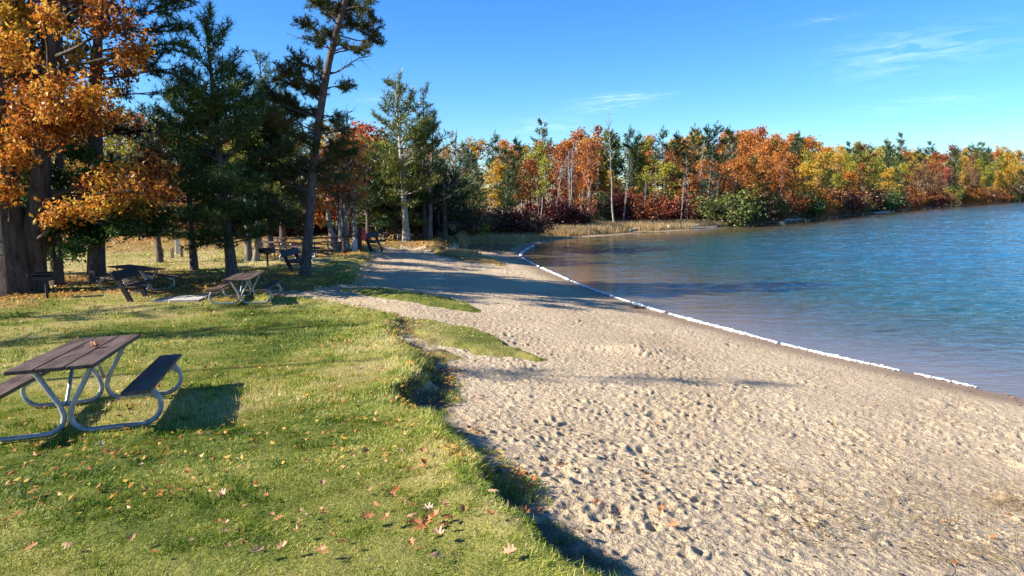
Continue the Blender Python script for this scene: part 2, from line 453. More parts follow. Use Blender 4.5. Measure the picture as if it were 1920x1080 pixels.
def water_mat():
    m, nt, N, K = newmat('lake water')
    pos = N.new('ShaderNodeNewGeometry').outputs['Position']
    dep = attr(nt, 'depth').outputs['Fac']
    n1 = noise(nt, .12, 3, .5, pos)
    f = math_(nt, 'ADD', dep, math_(nt, 'MULTIPLY', math_(nt, 'SUBTRACT', n1.outputs[0], .5), .16))
    c = ramp(nt, [(0, (.17, .125, .075)), (.05, (.12, .09, .05)), (.12, (.06, .06, .03)), (.22, (.016, .062, .05)), (.38, (.005, .072, .105)), (.65, (.003, .085, .165)), (1, (.002, .085, .20))], f).outputs[0]
    mp = N.new('ShaderNodeMapping'); K.new(pos, mp.inputs[0])
    mp.inputs['Rotation'].default_value = (0, 0, radians(28)); mp.inputs['Scale'].default_value = (.55, 1.5, 1)
    a = noise(nt, 1.5, 4, .6, mp.outputs[0]); a.inputs['Distortion'].default_value = .6
    mp2 = N.new('ShaderNodeMapping'); K.new(pos, mp2.inputs[0])
    mp2.inputs['Rotation'].default_value = (0, 0, radians(5)); mp2.inputs['Scale'].default_value = (.6, 1.3, 1)
    b2 = noise(nt, 5.5, 3, .55, mp2.outputs[0])
    h = math_(nt, 'ADD', a.outputs[0], math_(nt, 'MULTIPLY', b2.outputs[0], .22))
    calm = attr(nt, 'calm').outputs['Fac']
    b = N.new('ShaderNodeBump'); b.inputs['Distance'].default_value = .12
    K.new(math_(nt, 'MULTIPLY_ADD', calm, -.75, .95, True), b.inputs['Strength']); K.new(h, b.inputs['Height'])
    p = N.new('ShaderNodeBsdfPrincipled'); K.new(c, p.inputs['Base Color']); p.inputs['Roughness'].default_value = .08
    p.inputs['IOR'].default_value = 1.33; K.new(b.outputs[0], p.inputs['Normal'])
    o = N.new('ShaderNodeOutputMaterial'); K.new(p.outputs[0], o.inputs[0])
    return m

M['sand'] = sand_mat(); M['lawn'] = lawn_mat(); M['woods'] = woods_mat(); M['water'] = water_mat()

# ------------------------------------------------------------------ ground, one polar sheet split by surface
def angles(nd, half):
    dense = np.linspace(-half, half, nd)
    rest = np.linspace(half, 2 * pi - half, 74)[1:-1]
    return np.concatenate([dense, rest])

def build_ground():
    th = angles(960, radians(46))
    r = np.concatenate([[.05, .4, .9, 1.4, 1.9], np.exp(np.arange(math.log(2.3), math.log(22), .0042)), np.exp(np.arange(math.log(22), math.log(1500), .017))])
    R, T = np.meshgrid(r, th, indexing='ij')
    X = R * np.sin(T); Y = R * np.cos(T)
    Z, m, lob, wood, ds, dl = terrain(X, Y)
    sandy = (1 - m) * (1 - lob) * (1 - wood)
    near = smooth(26, 8, R)
    foot = pits(X, Y, .13, 50, .02, .05, .8) * .85 + pits(X, Y, .33, 60, .03, .07, .45) * .8 + pits(X, Y, 1.0, 70, .06, .12, .4) * .75
    foot = foot + .045 * (fbm(X * 5, Y * 5, 80, 4) - .5) + .05 * (fbm(X * 1.6, Y * 1.6, 90, 3) - .5)
    dry = smooth(.6, 2.0, ds)
    amp = sandy * dry * (.6 + .4 * near) * (.4 + .6 * smooth(.35, .6, fbm(X * .9, Y * .9, 95, 3))) * .92
    mound = .16 * np.exp(-(((X - unproj(1190, 632, .9)[0]) / .9) ** 2 + ((Y - unproj(1190, 632, .9)[1]) / .35) ** 2))
    Z = Z + foot * amp + mound * sandy
    Z = Z + (1 - sandy) * .03 * (fbm(X * 6, Y * 6, 99, 3) - .5) * near
    Z = np.where(ds < .25, np.minimum(Z, .02 + .1 * np.maximum(ds, 0) + np.minimum(ds, 0) * .16), Z)
    nr, nth = R.shape
    idx = np.arange(nr * nth).reshape(nr, nth)
    a = idx[:-1]; b = np.roll(idx, -1, 1)[:-1]; c = np.roll(idx, -1, 1)[1:]; d = idx[1:]
    F = np.stack([a, d, c, b], -1).reshape(-1, 4)
    def fm(A): return .25 * (A.ravel()[F].sum(1))
    lawnf = (fm(np.maximum(m, lob)) > .42)
    woodf = (fm(wood) > .5) & ~lawnf
    sandf = ~lawnf & ~woodf
    V = np.stack([X, Y, Z], -1).reshape(-1, 3)
    wet = smooth(1.5, .3, ds + .5 * (fbm(X * .7, Y * .7, 12, 3) - .5))
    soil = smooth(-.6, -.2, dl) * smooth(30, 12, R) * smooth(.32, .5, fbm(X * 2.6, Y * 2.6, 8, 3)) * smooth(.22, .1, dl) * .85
    litter, dryg = lawn_zones(X, Y)
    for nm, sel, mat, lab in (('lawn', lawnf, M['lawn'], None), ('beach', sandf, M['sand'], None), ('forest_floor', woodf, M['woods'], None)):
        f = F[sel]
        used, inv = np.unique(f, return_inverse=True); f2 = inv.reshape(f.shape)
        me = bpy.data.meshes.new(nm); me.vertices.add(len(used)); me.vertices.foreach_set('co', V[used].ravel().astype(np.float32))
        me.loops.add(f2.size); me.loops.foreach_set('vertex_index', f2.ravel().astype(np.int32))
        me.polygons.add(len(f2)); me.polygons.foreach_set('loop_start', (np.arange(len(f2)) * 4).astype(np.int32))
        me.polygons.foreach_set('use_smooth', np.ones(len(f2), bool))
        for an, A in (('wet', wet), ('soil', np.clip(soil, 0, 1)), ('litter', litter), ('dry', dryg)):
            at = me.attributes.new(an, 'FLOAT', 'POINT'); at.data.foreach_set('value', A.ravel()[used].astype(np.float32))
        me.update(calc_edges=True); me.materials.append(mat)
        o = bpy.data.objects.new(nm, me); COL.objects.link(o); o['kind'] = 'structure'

def lawn_zones(X, Y):
    n = fbm(X * .35, Y * .35, 41, 3); n2 = fbm(X * 1.3, Y * 1.3, 43, 3)
    D = Y + 2.5 * (n - .5) * 2
    under = smooth(18.2, 19.5, D) * smooth(27, 24.5, D) * smooth(-4, -9, X) * smooth(.2, .45, n2 + .12)
    band = smooth(33, 35, D) * smooth(42, 38, D) * .55 * smooth(-6, -10, X)
    back = smooth(34, 41, D) * smooth(.25, .5, n2 + .1 * (D - 40) / 8)
    row = smooth(31, 33, D) * smooth(38, 36, D) * smooth(-14, -11, X) * .7
    litter = np.clip(np.maximum.reduce([under * .85, band, back * .95, row]), 0, 1)
    dry = np.clip(.15 + 1.1 * (fbm(X * .5, Y * .5, 45, 4) - .42) * 1.6 + .5 * (n2 - .5) + .2 * smooth(10, 18, Y) + .35 * smooth(22, 31, Y) + .28 * smooth(5.5, 3.2, Y) * smooth(0, -2.5, X), 0, 1)
    return litter, dry

build_ground()

# ------------------------------------------------------------------ water
def build_water():
    th = np.linspace(radians(-8), radians(40), 900)
    th = np.concatenate([np.linspace(radians(-25), radians(-8.5), 20), th, np.linspace(radians(41), radians(150), 70)])
    r = np.concatenate([np.exp(np.arange(math.log(4), math.log(11), .03)), np.exp(np.arange(math.log(11), math.log(140), .0048)), np.exp(np.arange(math.log(140), math.log(900), .03))])
    R, T = np.meshgrid(r, th, indexing='ij'); X = R * np.sin(T); Y = R * np.cos(T)
    ds = sdist(LAKE, X, Y)
    dep = np.clip(ds / 55, 0, 1) ** .85
    # wind ripples running in toward the beach
    c_, s_ = cos(radians(14)), sin(radians(14))
    U = X * c_ + Y * s_; V_ = -X * s_ + Y * c_
    wx = 1.2 * fbm(U * .12, V_ * .12, 301, 2); gust = .55 + .9 * fbm(U * .03, V_ * .05, 305, 3)
    h = .030 * (fbm(U * .55 + wx, V_ * 2.0 + 2 * wx, 311, 3) - .5) * 2 + .022 * (vnoise(U * 1.3, V_ * 4.6 + wx, 315) - .5) * 2 + .03 * (vnoise(U * .22 + wx, V_ * .8, 318) - .5) * 2
    Z = .68 * h * gust * smooth(.1, 5, ds) * (1 + .01 * R)
    Z = Z * smooth(400, 90, R)
    nr, nth = R.shape; idx = np.arange(nr * nth).reshape(nr, nth)
    F = np.stack([idx[:-1, :-1], idx[1:, :-1], idx[1:, 1:], idx[:-1, 1:]], -1).reshape(-1, 4)
    keep = ds.ravel()[F].max(1) > -1.2
    F = F[keep]; used, inv = np.unique(F, return_inverse=True); f2 = inv.reshape(F.shape)
    V = np.stack([X, Y, Z], -1).reshape(-1, 3)[used]
    me = bpy.data.meshes.new('lake_water'); me.vertices.add(len(V)); me.vertices.foreach_set('co', V.ravel().astype(np.float32))
    me.loops.add(f2.size); me.loops.foreach_set('vertex_index', f2.ravel().astype(np.int32))
    me.polygons.add(len(f2)); me.polygons.foreach_set('loop_start', (np.arange(len(f2)) * 4).astype(np.int32))
    me.polygons.foreach_set('use_smooth', np.ones(len(f2), bool))
    calm = smooth(9, 0, ds)
    for an, A in (('depth', dep), ('calm', calm)):
        at = me.attributes.new(an, 'FLOAT', 'POINT'); at.data.foreach_set('value', A.ravel()[used].astype(np.float32))
    me.update(calc_edges=True); me.materials.append(M['water'])
    o = bpy.data.objects.new('water', me); COL.objects.link(o); o['kind'] = 'structure'
build_water()

# ------------------------------------------------------------------ vegetation primitives
def rand_unit(n, rng):
    v = rng.normal(size=(n, 3)); return v / (np.linalg.norm(v, axis=1)[:, None] + 1e-9)

def leaves(mb, C, size, rng, t, up=.0, shape=4):
    n = len(C)
    u = rand_unit(n, rng); w = rand_unit(n, rng); w[:, 2] += up
    v = np.cross(u, w); v /= np.linalg.norm(v, axis=1)[:, None] + 1e-9
    s = (size * rng.uniform(.65, 1.35, n))[:, None]
    a = C - u * s * .5; b = C + v * s * .34 - u * s * .02; c = C + u * s * .55; d = C - v * s * .34 - u * s * .02
    fold = np.cross(u, v) * s * .12
    mb.polys(np.stack([a, b + fold, c, d + fold], 1), np.clip(t, 0, 1))

def needles(mb, C, A, length, width, K, rng, t):
    C = np.asarray(C); A = np.asarray(A)
    """bottle-brush tufts: K flat needles around axis A at each centre C"""
    n = len(C)
    Cr = np.repeat(C, K, 0); Ar = np.repeat(A, K, 0)
    d = rand_unit(n * K, rng) * .95 + Ar * .75
    d /= np.linalg.norm(d, axis=1)[:, None] + 1e-9
    L = (length * rng.uniform(.6, 1.15, n * K))[:, None]
    base = Cr + Ar * rng.uniform(-.5, .5, (n * K, 1)) * length
    side = np.cross(d, rand_unit(n * K, rng)); side /= np.linalg.norm(side, axis=1)[:, None] + 1e-9
    w = (width * rng.uniform(.7, 1.3, n * K))[:, None]
    tip = base + d * L
    V = np.stack([base - side * w * .5, base + side * w * .5, tip], 1)
    mb.polys(V, np.clip(np.repeat(t, K) + rng.normal(0, .1, n * K), 0, 1))

def bpath(p0, d0, length, rng, k=6, wob=.12, up=.0):
    """wandering branch path"""
    P = [np.array(p0, float)]; d = np.array(d0, float); d /= np.linalg.norm(d) + 1e-9
    st = length / (k - 1)
    for i in range(k - 1):
        d = d + rng.normal(0, wob, 3) + np.array([0, 0, up]) * st
        d /= np.linalg.norm(d) + 1e-9
        P.append(P[-1] + d * st)
    return np.array(P)

def trunk_path(H, rng, lean=(0, 0), wob=.03, k=12):
    z = np.linspace(0, 1, k)
    w = np.cumsum(rng.normal(0, wob, (k, 2)), 0) * H / k * 2
    w -= w[0]
    return np.stack([lean[0] * z ** 1.2 * H + w[:, 0] * .5, lean[1] * z ** 1.2 * H + w[:, 1] * .5, z * H], 1)

def interp(P, f):
    f = np.clip(f, 0, 1) * (len(P) - 1); i = int(min(math.floor(f), len(P) - 2)); return P[i] * (1 - (f - i)) + P[i + 1] * (f - i)

def flare(k, r0, r1, fl=.35):
    z = np.linspace(0, 1, k); return (r0 * (1 - z) + r1 * z) * (1 + fl * np.exp(-z * 14))

def gen_decid(seed, H=10, r0=.16, cb=.3, cr=2.4, limbs=16, sub=5, per=16, leaf=.2, spread=.32, lean=(0, 0), top=1., trunkwob=.05, stems=1, seg=7, twig=True):
    rng = np.random.default_rng(seed); tb = MB(); cm = MB()
    C = []; T = []
    for s in range(stems):
        ln = (lean[0] + (rng.normal(0, .12) if stems > 1 else 0), lean[1] + (rng.normal(0, .12) if stems > 1 else 0))
        tp = trunk_path(H * .93 * (1 if s == 0 else rng.uniform(.75, 1)), rng, ln, trunkwob)
        tp[0, 2] -= .25
        tb.tube(tp, flare(len(tp), r0 / (1 + .25 * (stems > 1)), r0 * .12), seg)
        for i in range(limbs):
            f = cb + (.97 - cb) * ((i + rng.uniform(0, .8)) / limbs)
            p0 = interp(tp, f); az = i * 2.4 + rng.normal(0, .4) + s
            q = (f - cb) / (1 - cb)
            prof = (.45 + 1.1 * q) if q < .5 else (1.0 - (q - .5) * 1.25)
            ln_ = cr * max(prof, .25) * rng.uniform(.65, 1.2)
            el = radians(rng.uniform(12, 40) + 38 * q)
            d0 = (cos(az) * cos(el), sin(az) * cos(el), sin(el))
            bp = bpath(p0, d0, ln_, rng, 6, .13, .12)
            tb.tube(bp, np.linspace(r0 * .34 * (1 - .6 * q) + .008, .01, 6), 4, cap=False)
            for j in range(sub):
                g = rng.uniform(.3, 1.)
                b0 = interp(bp, g); sl = ln_ * rng.uniform(.2, .42) + .15
                dd = rand_unit(1, rng)[0]; dd[2] = abs(dd[2]) * .8
                sp = bpath(b0, dd, sl, rng, 4, .2, .1)
                if twig: tb.tube(sp, np.linspace(.014, .005, 4), 3, cap=False)
                ct = rng.uniform(0, 1)
                for w_ in (.6, 1.0):
                    C.append(interp(sp, w_)); T.append(ct)
            C.append(bp[-1]); T.append(rng.uniform())
        C.append(tp[-1]); T.append(.7)
    C = np.array(C); T = np.array(T)
    n = per
    P = np.repeat(C, n, 0) + rng.normal(0, spread, (len(C) * n, 3)) * np.array([1, 1, .75])
    t = .08 + .62 * np.repeat(T, n) + rng.normal(0, .2, len(P)) + .08
    leaves(cm, P, leaf, rng, t)
    return tb, cm

def gen_pine(seed, H=11, r0=.15, cb=.35, cr=2.2, dens=1., tuft=.24, K=9, nw=.035, form='red', lean=(0, 0), seg=8, gap=.0, twob=.02, whorl=.55, openq=0):
    rng = np.random.default_rng(seed); tb = MB(); cm = MB()
    tp = trunk_path(H * .97, rng, lean, twob, 16); tp[0, 2] -= .25
    tb.tube(tp, flare(16, r0, r0 * .12, .3), seg)
    C = []; A = []; T = []
    z = cb * H
    while z < H * .985:
        q = (z / H - cb) / (1 - cb)
        nb = int(rng.integers(4, 7) * dens) if q < .9 else 3
        if openq and q > openq: nb = max(3, int(nb * .62))
        for i in range(max(nb, 2)):
            if rng.uniform() < gap: continue
            az = rng.uniform(0, 2 * pi)
            if form == 'spruce': prof = (1 - q) * 1.0 + .06
            elif form == 'red': prof = (.62 + .75 * q if q < .3 else (1 - q) ** .75 * 1.08 + .09)
            else: prof = rng.uniform(.4, 1.1) * ((1 - q) ** .5 + .1)
            ln_ = cr * prof * rng.uniform(.7, 1.15)
            el = {'spruce': -8 + 40 * q, 'red': 0 + 52 * q, 'jack': 10 + 45 * q}[form] + rng.normal(0, 9)
            el = radians(el)
            p0 = interp(tp, (z + rng.normal(0, .1)) / (H))
            bp = bpath(p0, (cos(az) * cos(el), sin(az) * cos(el), sin(el)), ln_, rng, 6, .07, .18 if form != 'spruce' else .12)
            tb.tube(bp, np.linspace(.012 + .014 * ln_, .007, 6), 4, cap=False)
            step = tuft * .75
            nt_ = max(2, int(ln_ * .75 / step))
            ct = rng.uniform(0, 1)
            for j in range(nt_):
                f = 1 - .78 * j / nt_
                b0 = interp(bp, f); d = interp(bp, min(f + .1, 1)) - interp(bp, f - .15); d /= np.linalg.norm(d) + 1e-9
                C.append(b0); A.append(d); T.append(ct)
                # side twigs
                for sgn in (-1, 1):
                    if rng.uniform() < .8 * dens:
                        sdv = np.cross(d, [0, 0, 1]) * sgn + d * .7 + np.array([0, 0, rng.uniform(-.1, .35)])
                        sdv /= np.linalg.norm(sdv) + 1e-9
                        sl = (.18 + .28 * ln_ * (1.05 - f)) * rng.uniform(.5, 1.2)
                        m = max(1, int(sl / step))
                        for s_ in range(m):
                            C.append(b0 + sdv * sl * (s_ + 1) / m); A.append(sdv * .8 + np.array([0, 0, .4])); T.append(ct + rng.normal(0, .1))
        z += whorl * rng.uniform(.7, 1.2) * (1.35 if openq and q > openq else 1)
    C.append(tp[-1] + np.array([0, 0, tuft * .6])); A.append(np.array([0, 0, 1.])); T.append(.6)
    C = np.array(C); A = np.array(A); T = np.array(T)
    needles(cm, C, A, tuft, nw, K, rng, .15 + .55 * T)
    return tb, cm

def gen_bare(seed, H=10, r0=.12, limbs=12, cb=.45, lean=(0, 0), cr=1.4, stems=1):
    rng = np.random.default_rng(seed); tb = MB()
    for s in range(stems):
        ln = (lean[0] + (.1 * (s - .5) if stems > 1 else 0), lean[1])
        tp = trunk_path(H * (1 - .1 * s), rng, ln, .05); tp[0, 2] -= .2
        tb.tube(tp, flare(len(tp), r0, .015), 7)
        for i in range(limbs):
            f = cb + (.97 - cb) * (i / limbs); az = i * 2.4; el = radians(rng.uniform(25, 60))
            bp = bpath(interp(tp, f), (cos(az) * cos(el), sin(az) * cos(el), sin(el)), cr * (1.1 - f) * rng.uniform(.8, 1.6) + .3, rng, 6, .16, .2)
            tb.tube(bp, np.linspace(r0 * .3, .008, 6), 4, cap=False)
            for j in range(3):
                sp = bpath(interp(bp, rng.uniform(.3, .9)), rand_unit(1, rng)[0] + np.array([0, 0, .5]), .5, rng, 4, .2, .1)
                tb.tube(sp, np.linspace(.012, .004, 4), 3, cap=False)
    return tb

def gen_shrub(seed, H=1.6, R=1.1, n=1500, leaf=.12, stems=14):
    rng = np.random.default_rng(seed); tb = MB(); cm = MB(); C = []
    for i in range(stems):
        az = rng.uniform(0, 2 * pi); el = radians(rng.uniform(40, 85))
        bp = bpath((rng.normal(0, .12), rng.normal(0, .12), -.05), (cos(az) * cos(el), sin(az) * cos(el), sin(el)), H * rng.uniform(.7, 1.05), rng, 6, .16, .0)
        tb.tube(bp, np.linspace(.022, .006, 6), 4, cap=False)
        for j in range(5):
            sp = bpath(interp(bp, rng.uniform(.3, 1)), rand_unit(1, rng)[0] + np.array([0, 0, .4]), R * .45, rng, 3, .2)
            tb.tube(sp, np.linspace(.01, .004, 3), 3, cap=False)
            C.append(sp[-1]); C.append(sp[1])
    C = np.array(C); k = max(1, n // len(C)); T = rng.uniform(0, 1, len(C))
    P = np.repeat(C, k, 0) + rng.normal(0, .16 * R, (len(C) * k, 3)) * [1, 1, .8]; P[:, 2] = np.maximum(P[:, 2], .03)
    leaves(cm, P, leaf, rng, .2 + .5 * np.repeat(T, k) + rng.normal(0, .15, len(P)))
    return tb, cm

def make_tree(name, tb, cm, bark, leafm, loc, label, cat, group=None, rz=0, scale=1.):
    e = empty(name, loc, rz, label, cat, group); e.scale = (scale,) * 3
    t = tb.build('trunk', bark, e); ch = [t]
    if cm is not None: ch.append(cm.build('crown', leafm, e))
    CH[e.name] = ch
    return e

def clone_tree(src, loc, rz, scale, label, cat, group, leafm=None, bark=None):
    r = src.copy(); COL.objects.link(r); r.location = loc; r.rotation_euler = (random.uniform(-.05, .05), random.uniform(-.05, .05), rz); r.scale = scale if isinstance(scale, tuple) else (scale,) * 3
    for k in ('label', 'category', 'group'):
        if k in r: del r[k]
    tag(r, label, cat, group)
    for ch in CH[src.name]:
        c = ch.copy(); COL.objects.link(c); c.parent = r
        mm = leafm if ch.name.startswith('crown') else bark
        if mm is not None:
            c.material_slots[0].link = 'OBJECT'; c.material_slots[0].material = mm
    return r

def clump_tree(seed, trunks, clumps, kind='leaf', leaf=.1, per=26, sub=9, K=9, tuft=.17, nw=.02, flat=.7, tb=None, cm=None, side=.45, br=.05, bare=()):
    rng = np.random.default_rng(seed); tb = tb or MB(); cm = cm or MB()
    for P, r0, r1 in trunks: tb.tube(P, flare(len(P), r0, r1, .35), 12)
    C = []; A = []; T = []
    for ci, (c, R) in enumerate(clumps):
        c = np.array(c, float); best = None
        for P, r0, r1 in trunks:
            for f in np.linspace(.12, 1, 26):
                p = interp(P, f); h = np.linalg.norm((c - p)[:2]); cost = np.linalg.norm(c - (p + np.array([0, 0, side * h])))
                if best is None or cost < best[0]: best = (cost, p, f, r0 * (1 - f) + r1 * f)
        p = best[1]; k = 8; ln = np.linalg.norm(c - p)
        q = np.linspace(0, 1, k)[:, None]
        bp = p * (1 - q) + c * q + np.array([0, 0, 1.]) * (np.sin(q * pi) * ln * rng.uniform(-.06, .12)) + np.cumsum(rng.normal(0, .05 * ln / k, (k, 3)), 0)
        tb.tube(bp, np.linspace(min(br * (.35 + .18 * ln), best[3] * .6), .012, k), 6, cap=False)
        ct = rng.uniform(0, 1); ns = max(4, int(sub * R))
        for j in range(ns):
            b0 = interp(bp, rng.uniform(.45, 1)); d = rand_unit(1, rng)[0] * np.array([1, 1, flat]); d[2] += .15
            tgt = c + rand_unit(1, rng)[0] * R * rng.uniform(.35, 1) * np.array([1, 1, flat])
            d = tgt - b0; sp = bpath(b0, d, np.linalg.norm(d) + .05, rng, 5, .12, .1)
            tb.tube(sp, np.linspace(.016, .005, 5), 4, cap=False)
            if kind == 'pine':
                for f in np.linspace(.35, 1, max(3, int(np.linalg.norm(d) / (tuft * .55)))):
                    pt = interp(sp, f); ax = sp[-1] - sp[-2]; ax = ax / (np.linalg.norm(ax) + 1e-9) + np.array([0, 0, .35])
                    C.append(pt); A.append(ax); T.append(ct)
                    sd = np.cross(ax, rand_unit(1, rng)[0]); C.append(pt + sd * tuft * .8); A.append(sd + [0, 0, .4]); T.append(ct + rng.normal(0, .12))
            else:
                for f in (.5, .75, 1.):
                    C.append(interp(sp, f)); T.append(ct + rng.normal(0, .1))
    for c, R in bare:
        c = np.array(c, float); P = trunks[0][0]
        p = min((interp(P, f) for f in np.linspace(.2, 1, 30)), key=lambda q_: abs(q_[2] - c[2] + .3 * np.linalg.norm((q_ - c)[:2])))
        k = 7; q = np.linspace(0, 1, k)[:, None]
        bp = p * (1 - q) + c * q + np.cumsum(rng.normal(0, .04, (k, 3)), 0)
        tb.tube(bp, np.linspace(.03, .007, k), 5, cap=False)
        for j in range(8):
            sp = bpath(interp(bp, rng.uniform(.3, 1)), rand_unit(1, rng)[0] * [1, 1, .6] + (c - p) * .3, R * rng.uniform(.5, 1), rng, 5, .25)
            tb.tube(sp, np.linspace(.01, .003, 5), 3, cap=False)
    C = np.array(C); T = np.array(T)
    if kind == 'pine':
        needles(cm, C, np.array(A), tuft, nw, K, rng, .1 + .6 * T)
    else:
        P = np.repeat(C, per, 0) + rng.normal(0, .17, (len(C) * per, 3)) * np.array([1, 1, .75])
        leaves(cm, P, leaf, rng, .12 + .68 * np.repeat(T, per) + rng.normal(0, .2, len(P)), up=.6)
    return tb, cm

def hero(name, base_px, tb_px, Y=None):
    """trunk centreline given as photo points, laid at the depth of its base"""
    x, y, z = ground_px(*base_px); return np.array([x, y, z])

def line3(pts, Y0, base, dy=None):
    P = []
    for i, (px, py) in enumerate(pts):
        d = 0 if dy is None else dy[i]
        P.append(at_depth(px, py, Y0 + d) - base)
    P = np.array(P)
    # resample smoothly
    k = 14; t = np.linspace(0, len(P) - 1, k); out = []
    for q in t:
        i = int(min(q, len(P) - 2)); f = q - i
        a = P[max(i - 1, 0)]; b = P[i]; c = P[i + 1]; d = P[min(i + 2, len(P) - 1)]
        out.append(.5 * ((2 * b) + (-a + c) * f + (2 * a - 5 * b + 4 * c - d) * f * f + (-a + 3 * b - 3 * c + d) * f ** 3))
    return np.array(out)

def clumps3(lst, Y0, base, rng, dr=1.6):
    out = []
    for (px, py, r) in lst:
        Y = Y0 + rng.uniform(-dr, dr)
        out.append((at_depth(px, py, Y) - base, r / FPX * Y0))
    return out

HR = np.random.default_rng(5)
# --- T1: the big orange oak at the left edge
b = hero('', (25, 549), None); Yb = b[1]
tr = [(line3([(30, 560), (26, 500), (18, 440), (10, 380), (0, 300), (-10, 180), (-20, 60), (-30, -60)], Yb, b), .56, .12),
      (line3([(56, 556), (58, 500), (62, 440), (72, 390), (78, 300), (82, 200), (100, 80), (110, -40)], Yb + .35, b), .44, .1)]
poly = [(-220, -220), (140, -160), (230, -20), (285, 90), (305, 180), (335, 300), (325, 400), (250, 415), (180, 400), (90, 385), (50, 320), (-60, 350), (-260, 300)]
pl = np.array(poly, float); cl = []
tries = 0
while len(cl) < 78 and tries < 4000:
    tries += 1
    px, py = HR.uniform(-240, 335), HR.uniform(-220, 415)
    if sdist(pl, np.array([px]), np.array([py]))[0] < 8: continue
    if 215 < px < 300 and 60 < py < 235 and HR.uniform() < .55: continue
    if 110 < px < 300 and -20 < py < 60 and HR.uniform() < .5: continue
    if 60 < px and 255 < py < 338 and HR.uniform() < .75: continue
    if any((px - a) ** 2 + (py - c) ** 2 < 29 ** 2 for a, c, _ in cl): continue
    cl.append((px, py, HR.uniform(30, 52)))
GOLD = [c for c in cl if c[0] < 150 and HR.uniform() < (.75 if c[1] < 130 else .35)]; cl = [c for c in cl if c not in GOLD]
cl += [(120, 398, 32), (170, 392, 30), (215, 385, 30), (265, 395, 30), (300, 372, 26), (95, 402, 24), (10, 345, 32), (60, 300, 30), (295, 300, 30), (255, 335, 34), (200, 350, 34)]
FRONT = [(80, 200, 34), (15, 300, 40), (90, 30, 34), (120, 150, 30)]
tb, cm = clump_tree(21, tr, clumps3(cl, Yb, b, HR, 2.2) + clumps3(FRONT, Yb - 2.2, b, HR, .6), 'leaf', leaf=.125, per=30, sub=9, br=.06)
make_tree('oak_tree', tb, cm, M['bark_oak'], M['amber'], b, 'massive twin-trunked oak with deep orange leaves at the left edge', 'tree')

# --- gold leaved tree just behind, reaching the top left corner
b = hero('', (53, 522), None); Yb = b[1] + 1
tr = [(line3([(54, 530), (50, 440), (46, 300), (40, 150), (36, 0), (30, -120)], Yb, b), .24, .08)]
cl = [(HR.uniform(-160, 190), HR.uniform(-170, 120), HR.uniform(32, 50)) for i in range(10)] + [(HR.uniform(-100, 70), HR.uniform(140, 340), HR.uniform(26, 40)) for i in range(4)] + GOLD
FRONT = [(20, 40, 40), (-25, 110, 40), (40, 130, 38), (5, 200, 40), (-30, 260, 40), (30, 280, 34), (-10, 340, 36), (60, 20, 36), (-60, 40, 44), (20, -30, 44), (95, -10, 30)]
tb, cm = clump_tree(22, tr, clumps3(cl, Yb - 2.2, b, HR, 1.6) + clumps3(FRONT, Yb - 3., b, HR, .5), 'leaf', leaf=.125, per=26, sub=9)
make_tree('oak_tree', tb, cm, M['bark_oak'], M['gold'], b, 'golden-leaved tree standing directly behind the big orange oak', 'tree')

# --- dark green low-branched trees beside the grill
for (bx, by, top, w, cl, lab, sd) in (
    (108, 537, -60, .19, [(60, 440, 40), (110, 425, 42), (160, 440, 40), (200, 420, 40), (240, 430, 36), (20, 455, 36), (90, 460, 30), (150, 465, 26), (275, 400, 36), (140, 390, 40), (80, 385, 40), (220, 375, 38), (40, 400, 36), (190, 340, 34), (110, 330, 40), (150, 290, 34), (60, 270, 30), (0, 420, 40), (300, 425, 26), (-40, 440, 40)], 'dark green hemlock with low drooping boughs right of the pedestal grill', 31),
    (80, 522, 60, .13, [(40, 470, 26), (100, 475, 22), (60, 420, 40), (120, 400, 40), (20, 380, 40), (80, 330, 36), (40, 250, 30), (110, 220, 28), (70, 150, 26), (-40, 400, 40)], 'slender leaning dark-trunked conifer behind the pedestal grill', 32)):
    b = hero('', (bx, by), None); Yb = b[1]
    tr = [(line3([(bx, by + 10), (bx - 2, by - 80), (bx + 2, 330), (bx + 6, 180), (bx, top)], Yb, b), w, .06)]
    tb, cm = clump_tree(sd, tr, clumps3(cl, Yb, b, HR, 1.4), 'leaf', leaf=.10, per=42, sub=14, flat=.45, side=-.1)
    make_tree('hemlock_tree', tb, cm, M['bark_oak'], M['green'], b, lab, 'tree')

# --- T5: tall red pine whose crown leaves the top of the picture
b = hero('', (183, 527), None); Yb = b[1]
tr = [(line3([(183, 535), (183, 430), (182, 300), (181, 180), (184, 60), (190, -60), (200, -160)], Yb, b), .225, .09)]
cl = [(330, 20, 30), (300, 55, 30), (345, 85, 26), (285, 105, 24), (245, 55, 26), (215, 25, 30), (325, 165, 20), (300, 140, 20), (350, 0, 26), (310, -20, 34), (260, -20, 36), (200, -40, 40), (140, -30, 38),
      (120, 40, 26), (95, 0, 30), (70, -50, 38), (240, -100, 44), (160, -120, 44), (300, -90, 38), (345, 130, 18), (255, 120, 16), (60, 60, 22), (340, 55, 24), (180, -190, 40), (270, 20, 24)]
tb, cm = clump_tree(33, tr, clumps3(cl, Yb, b, HR, 1.6), 'pine', tuft=.19, nw=.022, K=14, sub=14, side=.15, flat=.5, bare=[(at_depth(300, 190, Yb) - b, .5), (at_depth(290, 230, Yb + .5) - b, .5), (at_depth(330, 60, Yb - .6) - b, .5), (at_depth(90, 240, Yb) - b, .5), (at_depth(265, 350, Yb) - b, .4)])
make_tree('red_pine', tb, cm, M['bark_pine'], M['pine'], b, 'tall straight pine with a sunlit strip on its trunk, left of the slanted bench', 'tree')

